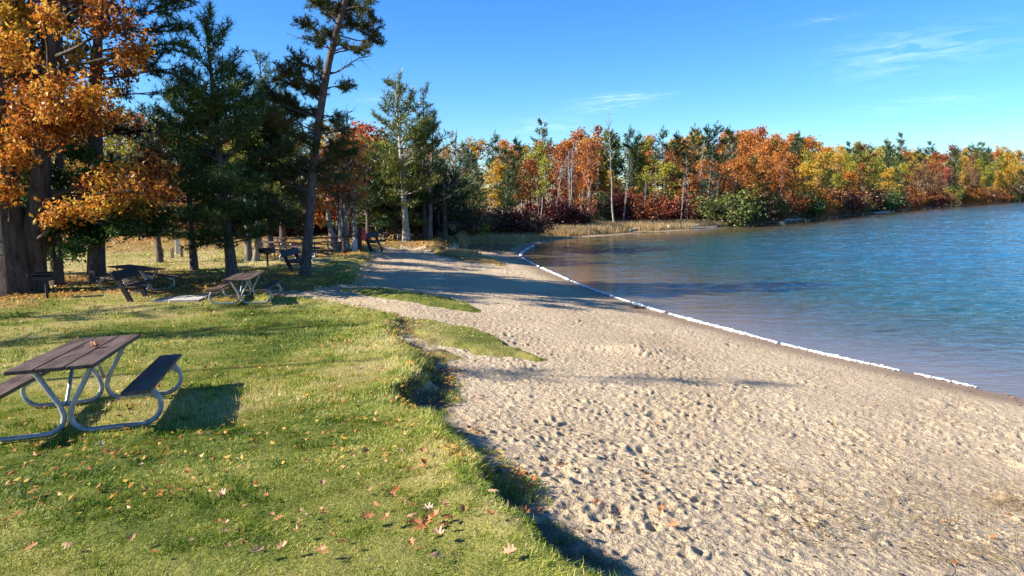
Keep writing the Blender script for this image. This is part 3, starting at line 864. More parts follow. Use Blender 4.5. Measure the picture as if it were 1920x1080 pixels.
# --- dark conifer trunk hidden just behind it
b = hero('', (172, 518), None); Yb = b[1]
cl = [(150, 330, 34), (210, 310, 34), (130, 260, 30), (225, 250, 30), (170, 210, 30), (240, 380, 34), (120, 370, 34), (190, 400, 32), (180, 150, 26), (270, 320, 30), (280, 420, 24), (150, 100, 24), (100, 40, 30), (60, 110, 28), (130, 130, 28), (220, 110, 24), (90, 180, 30), (45, 220, 30), (235, 180, 22), (200, 60, 24), (140, 20, 30), (30, 50, 30), (255, 250, 26)]
tr = [(line3([(172, 525), (171, 420), (170, 250), (172, 90)], Yb, b), .15, .04)]
tb, cm = clump_tree(34, tr, clumps3(cl, Yb, b, HR, 1.4), 'pine', tuft=.2, nw=.028, K=12, sub=12, side=.1, flat=.5)
make_tree('pine_tree', tb, cm, M['bark_pine'], M['spruce'], b, 'dark conifer half hidden behind the straight sunlit pine trunk', 'tree')

# --- T7: full pine right behind the second picnic table
def fir(bx, by, ytop, cb, cr, lab, seed, r0, matk='pine', form='red', dens=1.35, tuft=.26, K=15, nw=.028, lean=(0, 0), bark='bark_pine', name='pine_tree', whorl=.42, gap=0., grp=None, openq=.68):
    x, y, z = ground_px(bx, by); zt = at_depth(bx, ytop, y)[2]
    tb, cm = gen_pine(seed, zt - z, r0, cb, cr, dens, tuft, K, nw, form, lean, gap=gap, whorl=whorl, openq=openq)
    return make_tree(name, tb, cm, M[bark], M[matk], (x, y, z), lab, 'tree', grp)
fir(436, 526, 12, .16, 2.15, 'bushy dark pine with upswept top rising behind the second picnic table', 41, .19, 'pine', lean=(-.045, 0), tuft=.30, K=22, nw=.027, dens=1.6, whorl=.38)
fir(364, 506, 150, .2, 1.9, 'smaller full pine left of the bushy dark pine', 42, .15, 'pine', lean=(0, 0), tuft=.25, K=16, nw=.026, dens=1.5)
fir(508, 476, 100, .3, 2.5, 'sparse-topped dark pine between the bushy pine and the leaning pine', 43, .17, 'pine', dens=1.1, gap=.1)
fir(531, 466, 150, .2, 2.4, 'dark pine directly behind the small grill, left of the leaning trunk', 44, .17, 'pine', dens=.95)
fir(488, 474, 215, .22, 2.2, 'short dark pine behind the twin pale trunks', 45, .12, 'pine', dens=.95)
fir(300, 492, 205, .25, 2.3, 'dark pine in the grassy clearing left of the small full pine', 46, .13, 'spruce', dens=.9)
# --- T8: leaning jack pine
b = hero('', (573, 517), None); Yb = b[1]
tr = [(line3([(571, 524), (576, 470), (581, 400), (589, 300), (602, 200), (618, 110), (634, 50), (648, 0), (662, -70)], Yb, b), .18, .08)]
cl = [(695, 18, 34), (665, 45, 34), (625, 30, 30), (702, 55, 24), (600, 72, 26), (575, 45, 24), (590, 10, 24), (682, 90, 18), (640, 85, 18), (610, 5, 26), (655, 5, 30), (640, -30, 40), (690, -30, 36), (600, -35, 30), (710, 80, 14),
      (560, 120, 34), (540, 150, 34), (575, 165, 34), (530, 185, 30), (600, 130, 20), (555, 205, 34), (520, 225, 32), (585, 215, 26), (490, 230, 24), (560, 255, 34), (525, 275, 36), (490, 285, 30), (590, 275, 20),
      (645, 165, 20), (655, 235, 24), (635, 220, 22), (640, 270, 30), (665, 285, 16), (625, 300, 30), (545, 320, 40), (505, 330, 34), (610, 335, 24), (560, 365, 36), (520, 390, 34), (480, 370, 30), (545, 420, 24), (645, 330, 16), (470, 330, 30), (500, 180, 20), (535, 130, 22), (510, 260, 30), (465, 280, 26), (580, 320, 34), (600, 240, 26), (625, 60, 30), (660, 20, 30), (600, 170, 24), (500, 410, 30), (450, 400, 30)]
tb, cm = clump_tree(51, tr, clumps3(cl, Yb, b, HR, 1.1), 'pine', tuft=.15, nw=.02, K=15, sub=22, side=.25, flat=.8,
                    bare=[(at_depth(700, 105, Yb) - b, .6), (at_depth(690, 90, Yb + .4) - b, .6), (at_depth(660, 200, Yb) - b, .45), (at_depth(620, 240, Yb) - b, .4), (at_depth(540, 60, Yb) - b, .4), (at_depth(665, 120, Yb) - b, .4)])
make_tree('jack_pine', tb, cm, M['bark_pine'], M['jack'], b, 'tall jack pine leaning right over the edge of the beach', 'tree')

# --- twin pale trunks
b = hero('', (472, 489), None); Yb = b[1]
tr = [(line3([(466, 494), (465, 450), (462, 380), (455, 300)], Yb, b), .17, .07), (line3([(478, 494), (484, 450), (482, 380), (492, 290)], Yb, b), .17, .07)]
cl = [(455, 340, 30), (480, 300, 32), (500, 350, 28), (440, 290, 28), (470, 260, 28), (510, 300, 26)]
tb, cm = clump_tree(55, tr, clumps3(cl, Yb, b, HR, 1.), 'leaf', leaf=.12, per=16, sub=8)
make_tree('oak_tree', tb, cm, M['bark_grey'], M['lime'], b, 'pair of grey trunks forking from the ground in the yellow-strewn grass', 'tree')

# --- orange maple group right of the leaning trunk
b = hero('', (622, 467), None); Yb = b[1]
tr = [(line3([(627, 472), (622, 440), (615, 400), (618, 340), (612, 290)], Yb, b), .17, .05), (line3([(629, 472), (640, 430), (655, 395), (665, 360)], Yb, b), .09, .03)]
cl = [(610, 350, 26), (640, 345, 24), (600, 385, 22), (630, 390, 20), (655, 370, 20), (615, 320, 22), (645, 400, 16), (600, 410, 16), (625, 300, 20), (650, 320, 18)]
tb, cm = clump_tree(56, tr, clumps3(cl, Yb, b, HR, 1.), 'leaf', leaf=.17, per=12, sub=9)
make_tree('maple_tree', tb, cm, M['bark_pale'], M['orange'], b, 'small orange maple with pale curved stems right of the leaning pine', 'tree')
for i, (px, py, tp, r, bk) in enumerate(((641, 468, 250, .15, 'bark_pale'), (650, 466, 280, .16, 'bark_grey'), (668, 462, 260, .13, 'bark_pale'), (634, 466, 300, .12, 'bark_grey'))):
    x, y, z = ground_px(px, py); H = at_depth(px, tp, y)[2] - z
    tb, cm = gen_decid(60 + i, H, r, .45, 1.7, 9, 4, 8, .19, .3)
    make_tree('maple_tree', tb, cm, M[bk], M['brownleaf' if i % 2 else 'orange'], (x, y, z), ['pale slim trunk third from the left in the maple cluster by the white posts', 'thick grey trunk in the maple cluster, its bark half in shade', 'pale slim trunk just right of the maple cluster under brown leaves', 'grey trunk wedged behind the pale curved maple stems'][i], 'tree')
# lit red pine by the end of the lawn and neighbours
def px_tree(px, py, tp, gen, kw, bark, leaf, lab, name='pine_tree'):
    x, y, z = ground_px(px, py); H = at_depth(px, tp, y)[2] - z
    tb, cm = gen(H=H, **kw)
    return make_tree(name, tb, cm, M[bark], M[leaf] if leaf else None, (x, y, z), lab, 'tree')
px_tree(762, 453, 142, gen_pine, dict(seed=71, r0=.21, cb=.22, cr=3.1, dens=1.15, tuft=.34, K=13, nw=.045, lean=(-.05, 0), whorl=.6, gap=.1), 'bark_pale', 'pinelight', 'tall sunlit pine with a pale curving trunk at the far end of the lawn', 'red_pine')
px_tree(797, 447, 170, gen_pine, dict(seed=72, r0=.17, cb=.45, cr=2.0, dens=.8, tuft=.32, K=9, nw=.04, form='jack', whorl=.6, gap=.2), 'bark_pine', 'jack', 'gaunt dark pine with thinning needles right of the pale curving pine')
px_tree(806, 447, 215, gen_pine, dict(seed=73, r0=.16, cb=.3, cr=2.2, dens=.9, tuft=.32, K=9, nw=.04, form='jack', lean=(.05, 0), gap=.1), 'bark_grey', 'pine', 'grey-trunked pine leaning right beside the gaunt dark pine')
px_tree(743, 449, 300, gen_pine, dict(seed=74, r0=.16, cb=.25, cr=2.7, dens=1.3, tuft=.36, K=12, nw=.05), 'bark_pine', 'pinelight', 'yellowish green young pine left of the pale curving pine')
px_tree(718, 446, 285, gen_pine, dict(seed=75, r0=.18, cb=.2, cr=3.0, dens=1.3, tuft=.36, K=12, nw=.05), 'bark_pine', 'green', 'broad green pine above the empty beach bench')
px_tree(690, 452, 310, gen_pine, dict(seed=76, r0=.16, cb=.22, cr=2.6, dens=1.3, tuft=.36, K=12, nw=.05), 'bark_pine', 'pine', 'dark green pine next to the red panel')
px_tree(834, 446, 300, gen_pine, dict(seed=77, r0=.16, cb=.2, cr=2.6, dens=.8, tuft=.28, K=7, nw=.04, form='spruce'), 'bark_pine', 'spruce', 'dark spruce where the lawn meets the shore thicket')
px_tree(655, 446, 285, gen_pine, dict(seed=401, r0=.15, cb=.2, cr=2.6, dens=1.2, tuft=.36, K=12, nw=.05), 'bark_pine', 'pine', 'dark pine filling the gap above the far picnic ground')
px_tree(727, 446, 325, gen_pine, dict(seed=402, r0=.15, cb=.12, cr=2.6, dens=1.3, tuft=.36, K=12, nw=.05), 'bark_pine', 'green', 'low bright green pine between the two tall pine trunks')
px_tree(782, 444, 300, gen_pine, dict(seed=403, r0=.15, cb=.12, cr=2.5, dens=1.3, tuft=.36, K=12, nw=.05), 'bark_pine', 'pine', 'dense pine in shade directly behind the gaunt pine')
px_tree(822, 443, 325, gen_pine, dict(seed=404, r0=.15, cb=.12, cr=2.5, dens=1.2, tuft=.36, K=12, nw=.05), 'bark_pine', 'green', 'green pine right of the grey-trunked leaning pine')
px_tree(862, 442, 335, gen_pine, dict(seed=405, r0=.13, cb=.12, cr=2.2, dens=1.1, tuft=.34, K=11, nw=.05), 'bark_pine', 'pinelight', 'olive young pine at the start of the shore thicket')
x, y, z = ground_px(851, 442); tb = gen_bare(78, at_depth(851, 255, y)[2] - z, .16, 16, .35, cr=2.6)
c2 = MB(); gd = gen_pine(79, at_depth(862, 250, y)[2] - z, .1, .35, 1.7, .7, .26, 7, .035, 'jack')
make_tree('dead_pine', tb, gd[1], M['bark_grey'], M['brownleaf'], (x, y, z), 'half-dead pine with brown drooping boughs at the start of the thicket', 'tree')
px_tree(885, 441, 290, gen_pine, dict(seed=80, r0=.15, cb=.2, cr=2.2, dens=.7, tuft=.28, K=7, nw=.035, form='spruce'), 'bark_grey', 'pine', 'short ragged conifer behind the dry shore grass')

# ------------------------------------------------------------------ forest
SP = {}
def spec(key, gen, name):
    SP[key] = dict(gen=gen, name=name, src=None)
for i in range(4): spec('oak%d' % i, (lambda i=i: gen_decid(100 + i, 10, .14, (.30, .14, .24, .10)[i], 2.75, 21, 6, 7, .25, .27)), 'oak_tree')
for i in range(2): spec('birch%d' % i, (lambda i=i: gen_decid(110 + i, 10, .10, .48, 1.5, 12, 4, 7, .24, .26, lean=(.05 * (1 - 2 * i), 0), trunkwob=.06, stems=1 + i)), 'birch_tree')
for i in range(3): spec('pine%d' % i, (lambda i=i: gen_pine(120 + i, 10, .12, .30, 1.9, .85, .40, 8, .07, 'red' if i < 2 else 'jack', whorl=.55, gap=.05)), 'pine_tree')
spec('spruce0', (lambda: gen_pine(130, 10, .13, .08, 2.1, 1.0, .3, 7, .055, 'spruce', whorl=.42)), 'spruce_tree')
for i in range(2): spec('bare%d' % i, (lambda i=i: (gen_bare(140 + i, 10, .11, 13, .5, stems=1 + i), None)), 'bare_tree')
for i in range(3): spec('shrub%d' % i, (lambda i=i: gen_shrub(150 + i, 2., 1.4, 1700, .17)), 'shrub')

def put(key, loc, scale, lab, cat, group, leaf=None, bark=None, rz=None):
    s = SP[key]; rz = random.uniform(0, 6.28) if rz is None else rz
    sc = scale if isinstance(scale, tuple) else (scale,) * 3
    if s['src'] is None:
        tb, cm = s['gen']()
        e = make_tree(s['name'], tb, cm, M['bark_grey'], M['green'], loc, lab, cat, group, rz); e.scale = sc
        s['src'] = e
        for ch in CH[e.name]:
            mm = M[leaf] if ch.name.startswith('crown') and leaf else (M[bark] if bark else None)
            if ch.name.startswith('trunk') and not bark: mm = None
            if mm is not None:
                ch.material_slots[0].link = 'OBJECT'; ch.material_slots[0].material = mm
        return e
    return clone_tree(s['src'], loc, rz, sc, lab, cat, group, M[leaf] if leaf else None, M[bark] if bark else None)

SKY_PX = [(600, 262), (700, 262), (820, 262), (880, 270), (905, 262), (940, 252), (1000, 248), (1060, 244), (1095, 238), (1130, 258), (1170, 250), (1230, 262), (1290, 258), (1350, 256), (1400, 248), (1440, 252), (1500, 262), (1560, 268), (1650, 272), (1750, 276), (1830, 278), (1920, 282), (2100, 290), (2500, 300)]
def skyline(px):
    return float(np.interp(px, [a for a, _ in SKY_PX], [b_ for _, b_ in SKY_PX]))
def to_px(x, y): # horizontal picture position of a ground point
    d = y * cos(PITCH) + (EYE - .6) * sin(PITCH); return 960 + FPX * x / d

BAND = [(830, ['gold', 'rust', 'brownleaf'], .35), (940, ['gold', 'orange', 'orange', 'rust'], .2), (1040, ['orange', 'gold', 'orange', 'rust'], .12), (1110, ['orange', 'rust', 'orange', 'gold'], .15), (1190, ['lime', 'gold', 'lime', 'orange'], .3),
        (1260, ['orange', 'gold', 'rust', 'lime'], .15), (1330, ['orange', 'gold', 'rust'], .25), (1500, ['orange', 'orange', 'rust', 'orange'], .06), (1600, ['gold', 'lime', 'gold', 'orange'], .08), (1680, ['lime', 'gold', 'lime', 'rust'], .25),
        (1760, ['lime', 'rust', 'gold', 'brownleaf'], .35), (1830, ['red', 'rust', 'brownleaf', 'gold'], .25), (1990, ['gold', 'lime', 'rust', 'gold'], .35), (9999, ['gold', 'lime', 'rust'], .3)]
CN = dict(orange='bright orange', gold='golden yellow', lime='yellow-green', rust='rust-red', red='scarlet', brownleaf='brown-leaved', maroon='maroon')
def where(px):
    for a, t in ((985, 'left of the sand spit'), (1110, 'behind the first bend of the shore'), (1210, 'behind the green sapling'), (1300, 'behind the driftwood'), (1400, 'behind the maroon thicket'), (1530, 'where the woods meet the water'), (1680, 'along the middle of the far shore'), (1800, 'along the distant shore'), (2500, 'at the right end of the far shore')):
        if px < a: return t
    return 'at the right end of the far shore'

# walk along the far shore
seg = FAR_SHORE; cum = np.concatenate([[0], np.cumsum(np.linalg.norm(np.diff(seg, axis=0), axis=1))])
def shore_at(s):
    x = np.interp(s, cum, seg[:, 0]); y = np.interp(s, cum, seg[:, 1])
    x2 = np.interp(s + .5, cum, seg[:, 0]); y2 = np.interp(s + .5, cum, seg[:, 1])
    t = np.array([x2 - x, y2 - y]); t /= np.linalg.norm(t) + 1e-9
    return np.array([x, y]), np.array([-t[1], t[0]])
rr = random.Random(3)
LAND0 = {}
def forest_tree(x, y, row):
    px = to_px(x, y)
    if px > 2250 or px < -300: return
    z = gz(x, y); ytop = skyline(px) + rr.uniform(-8, 26) + (10 if row == 0 else 0)
    H = (350 - ytop) * y / FPX + EYE - z
    H = max(H * (.74 + .07 * row if row < 4 else 1), 4)
    for lim, mats, pp in BAND:
        if px < lim: break
    u = rr.random(); W = where(px)
    deep = 'second rank' if row >= 2 else 'front rank'
    if u < pp * (.5 if row < 2 else .9) and not (row == 0 and px < 1360):
        k = 'pine%d' % rr.randrange(3)
        if row >= 2: H *= 1.10
        put(k, (x, y, z), (H / 10 * 1.1, H / 10 * 1.1, H / 10), 'pointed green pine, %s, %s' % (deep, W), 'tree', 'green pines %s' % W, rr.choice(['pine', 'pinelight', 'pine']), 'bark_pine')
    elif u < pp + .2 and row < 2:
        c = rr.choice(mats); k = 'birch%d' % rr.randrange(2)
        put(k, (x, y, z), H / 10, 'pale birch with %s leaves %s' % (CN[c], W), 'tree', 'pale birches %s' % W, c, 'bark_pale')
    else:
        c = rr.choice(mats); k = 'oak%d' % rr.randrange(4)
        w = rr.uniform(.9, 1.2) * max(H / 10, .8)
        put(k, (x, y, z), (w, w, H / 10), '%s oak, %s, %s' % (CN[c], deep, W), 'tree', '%s oaks %s' % (CN[c], W), c, rr.choice(['bark_grey', 'bark_oak', 'bark_pale']))
s = 2.
while s < cum[-1]:
    p, n = shore_at(s); far = p[1] / 70
    for row, off in enumerate((3.6, 7, 11, 15, 20)):
        o = off * (1.25 if to_px(*p) < 1350 else 1) + float(np.interp(to_px(*p), [1000, 1060, 1330, 1400], [4, 8, 7, 0]))
        q = p + n * (o + rr.uniform(-1.5, 1.5)) + np.array([rr.uniform(-1, 1), 0])
        if row == 4 and far > 1.8 and rr.random() < .3: continue
        forest_tree(q[0], q[1], row)
    s += 3.4 * max(1., far ** .85) * rr.uniform(.85, 1.15)

# woods behind the lawn (left half)
for row, yy in enumerate((50, 55, 61, 68)):
    x = -50. - row * 4
    while x < 8 + row * 3:
        y = yy + rr.uniform(-1.8, 1.8); px = to_px(x, y)
        x += rr.uniform(2.6, 3.8)
        if row == 0 and px > 830: continue
        if px > 900 and -sdist(LAKE, np.array([x]), np.array([y]))[0] < 11: continue
        z = gz(x, y); ytop = np.interp(px, [0, 300, 560, 640, 700, 880], [190, 215, 240, 250, 265, 285]) + rr.uniform(-14, 40)
        H = (350 - ytop) * y / FPX + EYE - z; u = rr.random()
        side = 'behind the clearing at the left' if px < 560 else 'behind the picnic ground'
        rk = ('closest to the lawn', 'in the second line', 'deeper in', 'farthest back')[row]
        if u < .42 or (px > 560 and u < .6):
            put('pine%d' % rr.randrange(3) if u < .4 else 'spruce0', (x, y, z), (H / 9, H / 9, H / 10), 'dark evergreen %s, %s' % (side, rk), 'tree', 'evergreens in the woods ' + side, 'pine' if u < .25 else 'green', 'bark_grey')
        else:
            c = rr.choice(['rust', 'red', 'gold', 'maroon', 'orange', 'lime']) if px < 560 else rr.choice(['red', 'orange', 'gold', 'lime'])
            put('oak%d' % rr.randrange(4), (x, y, z), (max(H / 9, .8),) * 2 + (H / 10,), '%s tree %s, %s' % (CN[c], side, rk), 'tree', '%s trees in the woods %s' % (CN[c], side), c, 'bark_grey')

# the scarlet maple showing above the green pines
for px, tp in ((672, 232), (700, 255), (655, 258)):
    p = at_depth(px, tp, 50.); z = gz(p[0], 50.)
    H = p[2] - z
    put('oak%d' % rr.randrange(4), (p[0], 50., z), (1., 1., H / 10), 'scarlet maple top glowing above the green pines, ' + {672: 'tallest of three', 700: 'right of three', 655: 'left of three'}[px], 'tree', None, 'red', 'bark_grey')

# particular trees of the far shore
def special(key, px, base, tp, lab, leaf=None, bark=None, wide=1., cat='tree'):
    x, y, z = ground_px(px, base); H = at_depth(px, tp, y)[2] - z
    r_ = put(key, (x, y, z), (wide * H / 10, wide * H / 10, H / 10), lab, cat, ('slender pale trunks %s' % where(px)) if 'slender pale bare' in lab else None, leaf, bark)
    if key[:4] == 'bare': r_.rotation_euler[0] = random.uniform(-.1, .1); r_.rotation_euler[1] = random.uniform(-.1, .1)
special('bare0', 1153, 427, 205, 'tall dead white birch poking above the treetops', bark='bark_pale', wide=.8)
special('bare1', 1068, 428, 262, 'forked white birch trunks left of the green sapling', bark='bark_pale', wide=.9)
special('bare0', 1040, 430, 300, 'slanting pale bare trunk behind the tan grass', bark='bark_pale', wide=.8)
special('bare1', 1207, 422, 330, 'close pair of thin white trunks near the driftwood', bark='bark_pale', wide=.5)
special('bare0', 1304, 418, 262, 'white snag standing beside the dark spruce', bark='bark_pale', wide=.7)
special('birch0', 1014, 436, 290, 'lone pale tree with a black scorched base by the reeds', 'lime', 'bark_pale', .8)
special('bare0', 1014, 436, 330, 'bare leaning companion of the scorched pale tree', bark='bark_pale', wide=.5)
special('spruce0', 1322, 420, 268, 'tall dark spruce among the orange oaks', 'spruce', 'bark_grey', 1.0)
special('spruce0', 1128, 424, 358, 'bright green spruce sapling at the water bend', 'green', 'bark_grey', 2.0)
special('spruce0', 1385, 418, 345, 'rounded green pine overhanging the water', 'pinelight', 'bark_grey', 2.6)
special('pine2', 1425, 414, 325, 'flat-topped green pine above the water edge', 'pinelight', 'bark_grey', 1.8)
special('oak1', 1090, 419, 262, 'vivid orange-red oak behind the sapling, brightest of its neighbours', 'orange', 'bark_grey', .9)
special('birch1', 1100, 425, 232, 'pinkish-topped slender tree rising over the orange oaks', 'rust', 'bark_pale', .8)
for i, (px, tp) in enumerate(((932, 300), (998, 290), (1056, 285), (1078, 300), (1118, 290), (1168, 280), (1222, 300), (1276, 320), (1290, 290), (1340, 330))):
    special('bare%d' % (i % 2), px, 422 + (i % 3) - max(0, (1000 - px) * -.0), tp, 'slender pale bare trunk in the front rank %s' % where(px), bark='bark_pale' if i % 3 else 'bark_grey', wide=.42)
for i, (px, tp) in enumerate(((935, 240), (965, 250), (1135, 232), (1150, 240), (1183, 232), (1193, 240), (1247, 232), (1262, 240), (1305, 228), (1325, 226), (1350, 222), (1373, 230), (1450, 250), (1605, 262), (1635, 262), (1668, 262), (1718, 268), (1735, 270), (1820, 262), (1850, 268))):
    # pines standing back from the water whose tops clear the oaks
    for Y in (np.interp(px, [900, 1350, 1500, 1700, 1900], [72, 86, 110, 150, 225]),):
        p = at_depth(px, tp + 7, float(Y)); z = gz(p[0], p[1]); H = p[2] - z
        put('pine%d' % (i % 2), (p[0], p[1], z), (H / 10, H / 10, H / 10), 'tall pine tip clearing the treetops %s' % where(px), 'tree', 'tall pines clearing the treetops %s' % where(px), 'pine', 'bark_pine')

# shrubs
k = 0
def shrub(px, py, h, mat, lab, grp, wide=1.1):
    global k
    x, y, z = ground_px(px, py); put('shrub%d' % (k % 3), (x, y, z - .05), (h * wide / 2, h * wide / 2, h / 2), lab, 'shrub', grp, mat, 'bark_grey'); k += 1
for px in range(1005, 1100, 14): shrub(px, 432 - (px - 1005) * .05 + rr.uniform(-2, 1), rr.uniform(1.6, 2.8), rr.choice(['maroon', 'maroon', 'red']), 'maroon shrub under the first orange oaks', 'maroon shrubs under the first orange oaks')
for px in range(1150, 1245, 15): shrub(px, 420 + rr.uniform(-2, 1), rr.uniform(2, 3.4), rr.choice(['maroon', 'brownleaf', 'rust']), 'dark red shrub between the sapling and the white trunks', 'maroon shrubs between the sapling and the white trunks')
for px in range(1245, 1350, 12): shrub(px, 419 + rr.uniform(-1, 1), rr.uniform(1.9, 2.6), 'maroon' if px % 5 else 'red', 'wine-red shrub in the thicket behind the white posts', 'wine-red shrubs behind the white posts', 1.3)
for px in range(862, 1000, 11): shrub(px, 447 + rr.uniform(-3, 1), rr.uniform(1.2, 2.4), rr.choice(['brownleaf', 'green', 'lime', 'brownleaf', 'maroon']), 'brown-leaved brush behind the dry grass', 'brush behind the dry grass')
for px in range(170, 560, 13): shrub(px, 440 + rr.uniform(-1, 3), rr.uniform(1.4, 2.4), rr.choice(['maroon', 'rust', 'red', 'brownleaf', 'gold', 'maroon']), 'red-leaved bush at the back of the clearing', 'red bushes at the back of the clearing', 1.2)
for px in range(560, 860, 14): shrub(px, 436 + rr.uniform(-1, 2), rr.uniform(1.4, 2.8), rr.choice(['maroon', 'green', 'brownleaf', 'rust']), 'undergrowth bush under the trees behind the picnic ground', 'undergrowth behind the picnic ground', 1.2)
s = 20.
while s < cum[-1] - 20:
    p, n = shore_at(s); q = p + n * rr.uniform(1.4, 2.6); px = to_px(*q)
    if 1345 < px < 1990:
        put('shrub%d' % (k % 3), (q[0], q[1], gz(*q) - .1), (rr.uniform(1.1, 1.7) * (1 + q[1] / 300), rr.uniform(1.1, 1.7) * (1 + q[1] / 300), rr.uniform(.8, 1.5) * (1 + q[1] / 400)), 'low bush overhanging the water %s' % where(px), 'shrub', 'waterside bushes %s' % where(px), rr.choice(['pinelight', 'brownleaf', 'lime', 'green', 'maroon']) if px < 1440 else rr.choice(['brownleaf', 'lime', 'maroon', 'rust', 'green', 'brownleaf', 'orange']), 'bark_grey'); k += 1
    s += rr.uniform(2.4, 3.6) * max(1, p[1] / 80)

# tall narrow conifers beyond the left edge: they throw the long streaks over the lawn and sand
for i, (x, y, h, cr, cb) in enumerate(((-17.5, 7.4, 13.2, .55, .8), (-18.5, 11.2, 9.5, 1.2, .5), (-22, 9.8, 11, 1.1, .6), (-19, 14.5, 8.5, 1.6, .4))):
    tb, cm = gen_pine(200 + i, h, .13, cb, cr, .8, .24, 8, .03, 'red')
    make_tree('pine_tree', tb, cm, M['bark_pine'], M['pine'], (x, y, gz(x, y)), ['narrow pine past the left edge, nearest the table', 'narrow pine past the left edge, second from the table', 'tall thin pine farthest out past the left edge', 'fuller pine past the left edge beside the oak'][i], 'tree')
SKYTINT = (.74, 1.03, 1.33); SKYSTR = .066; SUNSTR = 5.0; EXPO = 1.33; CLOUDCOL = (9, 10.5, 12)

# ------------------------------------------------------------------ furniture
from mathutils import Matrix, Vector
def ground_frame(x, y, yaw, span=.9):
    """orientation of something resting on the slope: local y turned by yaw from +Y, z along the ground normal"""
    u = np.array([-sin(yaw), cos(yaw)]); v = np.array([cos(yaw), sin(yaw)])
    def zz(p): return float((L_height(np.array(p[0]), np.array(p[1]))))
    P = np.array([x, y])
    du = (zz(P + u * span) - zz(P - u * span)) / (2 * span); dv = (zz(P + v * span) - zz(P - v * span)) / (2 * span)
    U = Vector((u[0], u[1], du)).normalized(); V = Vector((v[0], v[1], dv)); V = (V - U * V.dot(U)).normalized(); N_ = V.cross(U)
    return Matrix((V, U, N_)).transposed().to_euler()

def arc(cx, cz, r, a0, a1, n=7):
    return [(cx + r * cos(radians(a0 + (a1 - a0) * i / (n - 1))), cz + r * sin(radians(a0 + (a1 - a0) * i / (n - 1)))) for i in range(n)]

def table_parts(root):
    L = 2.44
    mb = MB()
    for i in (-1, 0, 1): mb.box((i * .25, 0, .73), (.238, L, .04), bev=.006)
    for i in (-1, 0, 1):
        for y in (-.8, .8):
            for q in (-.07, .07): mb.tube([(i * .25 + q, y, .748), (i * .25 + q, y, .753)], .009, 8)
    for y in (-.62, 0, .62): mb.box((0, y, .70), (.66, .06, .02))
    P = [mb.build('tabletop', M['plank'], root)]
    for s in (-1, 1):
        mb = MB(); mb.box((s * .70, 0, .43), (.26, L, .04), bev=.006); P.append(mb.build('bench_seat', M['plank'], root))
    for e in (-1, 1):
        y = e * (L / 2 - .42)
        for s in (-1, 1):
            mb = MB()
            pr = [(.27, .71), (.19, .555), (.11, .40), (.058, .31)] + arc(.195, .19, .165, 172, 270, 9) + [(.36, .026), (.5, .026), (.60, .026)] + arc(.66, .215, .19, -80, 38, 9) + [(.775, .375), (.74, .41)]
            # smooth the profile a little
            pr = np.array(pr)
            pts = np.array([(s * a, y, h) for a, h in pr])
            mb.tube(pts, .027, 10)
            P.append(mb.build('leg_frame', M['galv'], root))
            mb = MB()
            x0 = s * .70
            tri = np.array([[x0 - s * .13, y - .004 * e, .41], [x0 + s * .11, y - .004 * e, .41], [x0 + s * .115, y - .004 * e, .27]])
            t2 = tri + np.array([0, -.008 * e, 0])
            mb.polys([tri]); mb.polys([t2]);
            for i in range(3):
                j = (i + 1) % 3; mb.polys([[tri[i], tri[j], t2[j], t2[i]]])
            P.append(mb.build('bracket', M['galv'], root))
        mb = MB(); mb.tube([(0, y, .30), (0, y - e * .2, .50), (0, y - e * .40, .69)], .02, 8)
        P.append(mb.build('brace', M['galv'], root))
    return P

TBL = None
def picnic_table(x, y, yaw, lab):
    global TBL
    z = gz(x, y) + .01
    if TBL is None:
        r = empty('picnic_table', (x, y, z), 0, lab, 'picnic table', 'picnic tables on the lawn'); CH[r.name] = table_parts(r); TBL = r
    else:
        r = TBL.copy(); COL.objects.link(r); r['label'] = lab
        for c in CH[TBL.name]:
            d = c.copy(); COL.objects.link(d); d.parent = r
    r.location = (x, y, z); r.rotation_euler = ground_frame(x, y, yaw)
    return r
NEAR = picnic_table(-4.709, 7.418, .331, 'large brown plank picnic table with steel tube legs in the left foreground')
def table_px(px, py, yaw, lab):
    x, y, z = ground_px(px, py); picnic_table(x, y, yaw, lab).scale = (.9,) * 3
table_px(463, 563, .16, 'second picnic table, standing on sunlit grass in front of the bushy dark pine')
table_px(258, 543, .95, 'shaded picnic table directly behind the slanted park bench')
table_px(572, 493, .75, 'shaded picnic table half hidden by the leaning pine trunk')
table_px(512, 481, 1.2, 'picnic table in the yellow leaves just behind the small grill')
table_px(552, 473, 1.45, 'picnic table seen side-on left of the leaning trunk, far back')
table_px(598, 471, 1.5, 'picnic table seen side-on just right of the leaning trunk, far back')
table_px(652, 466, 1.3, 'dark picnic table between the maple trunks and the pale posts')
table_px(738, 450, 1.2, 'farthest picnic table, under the pines at the end of the lawn')

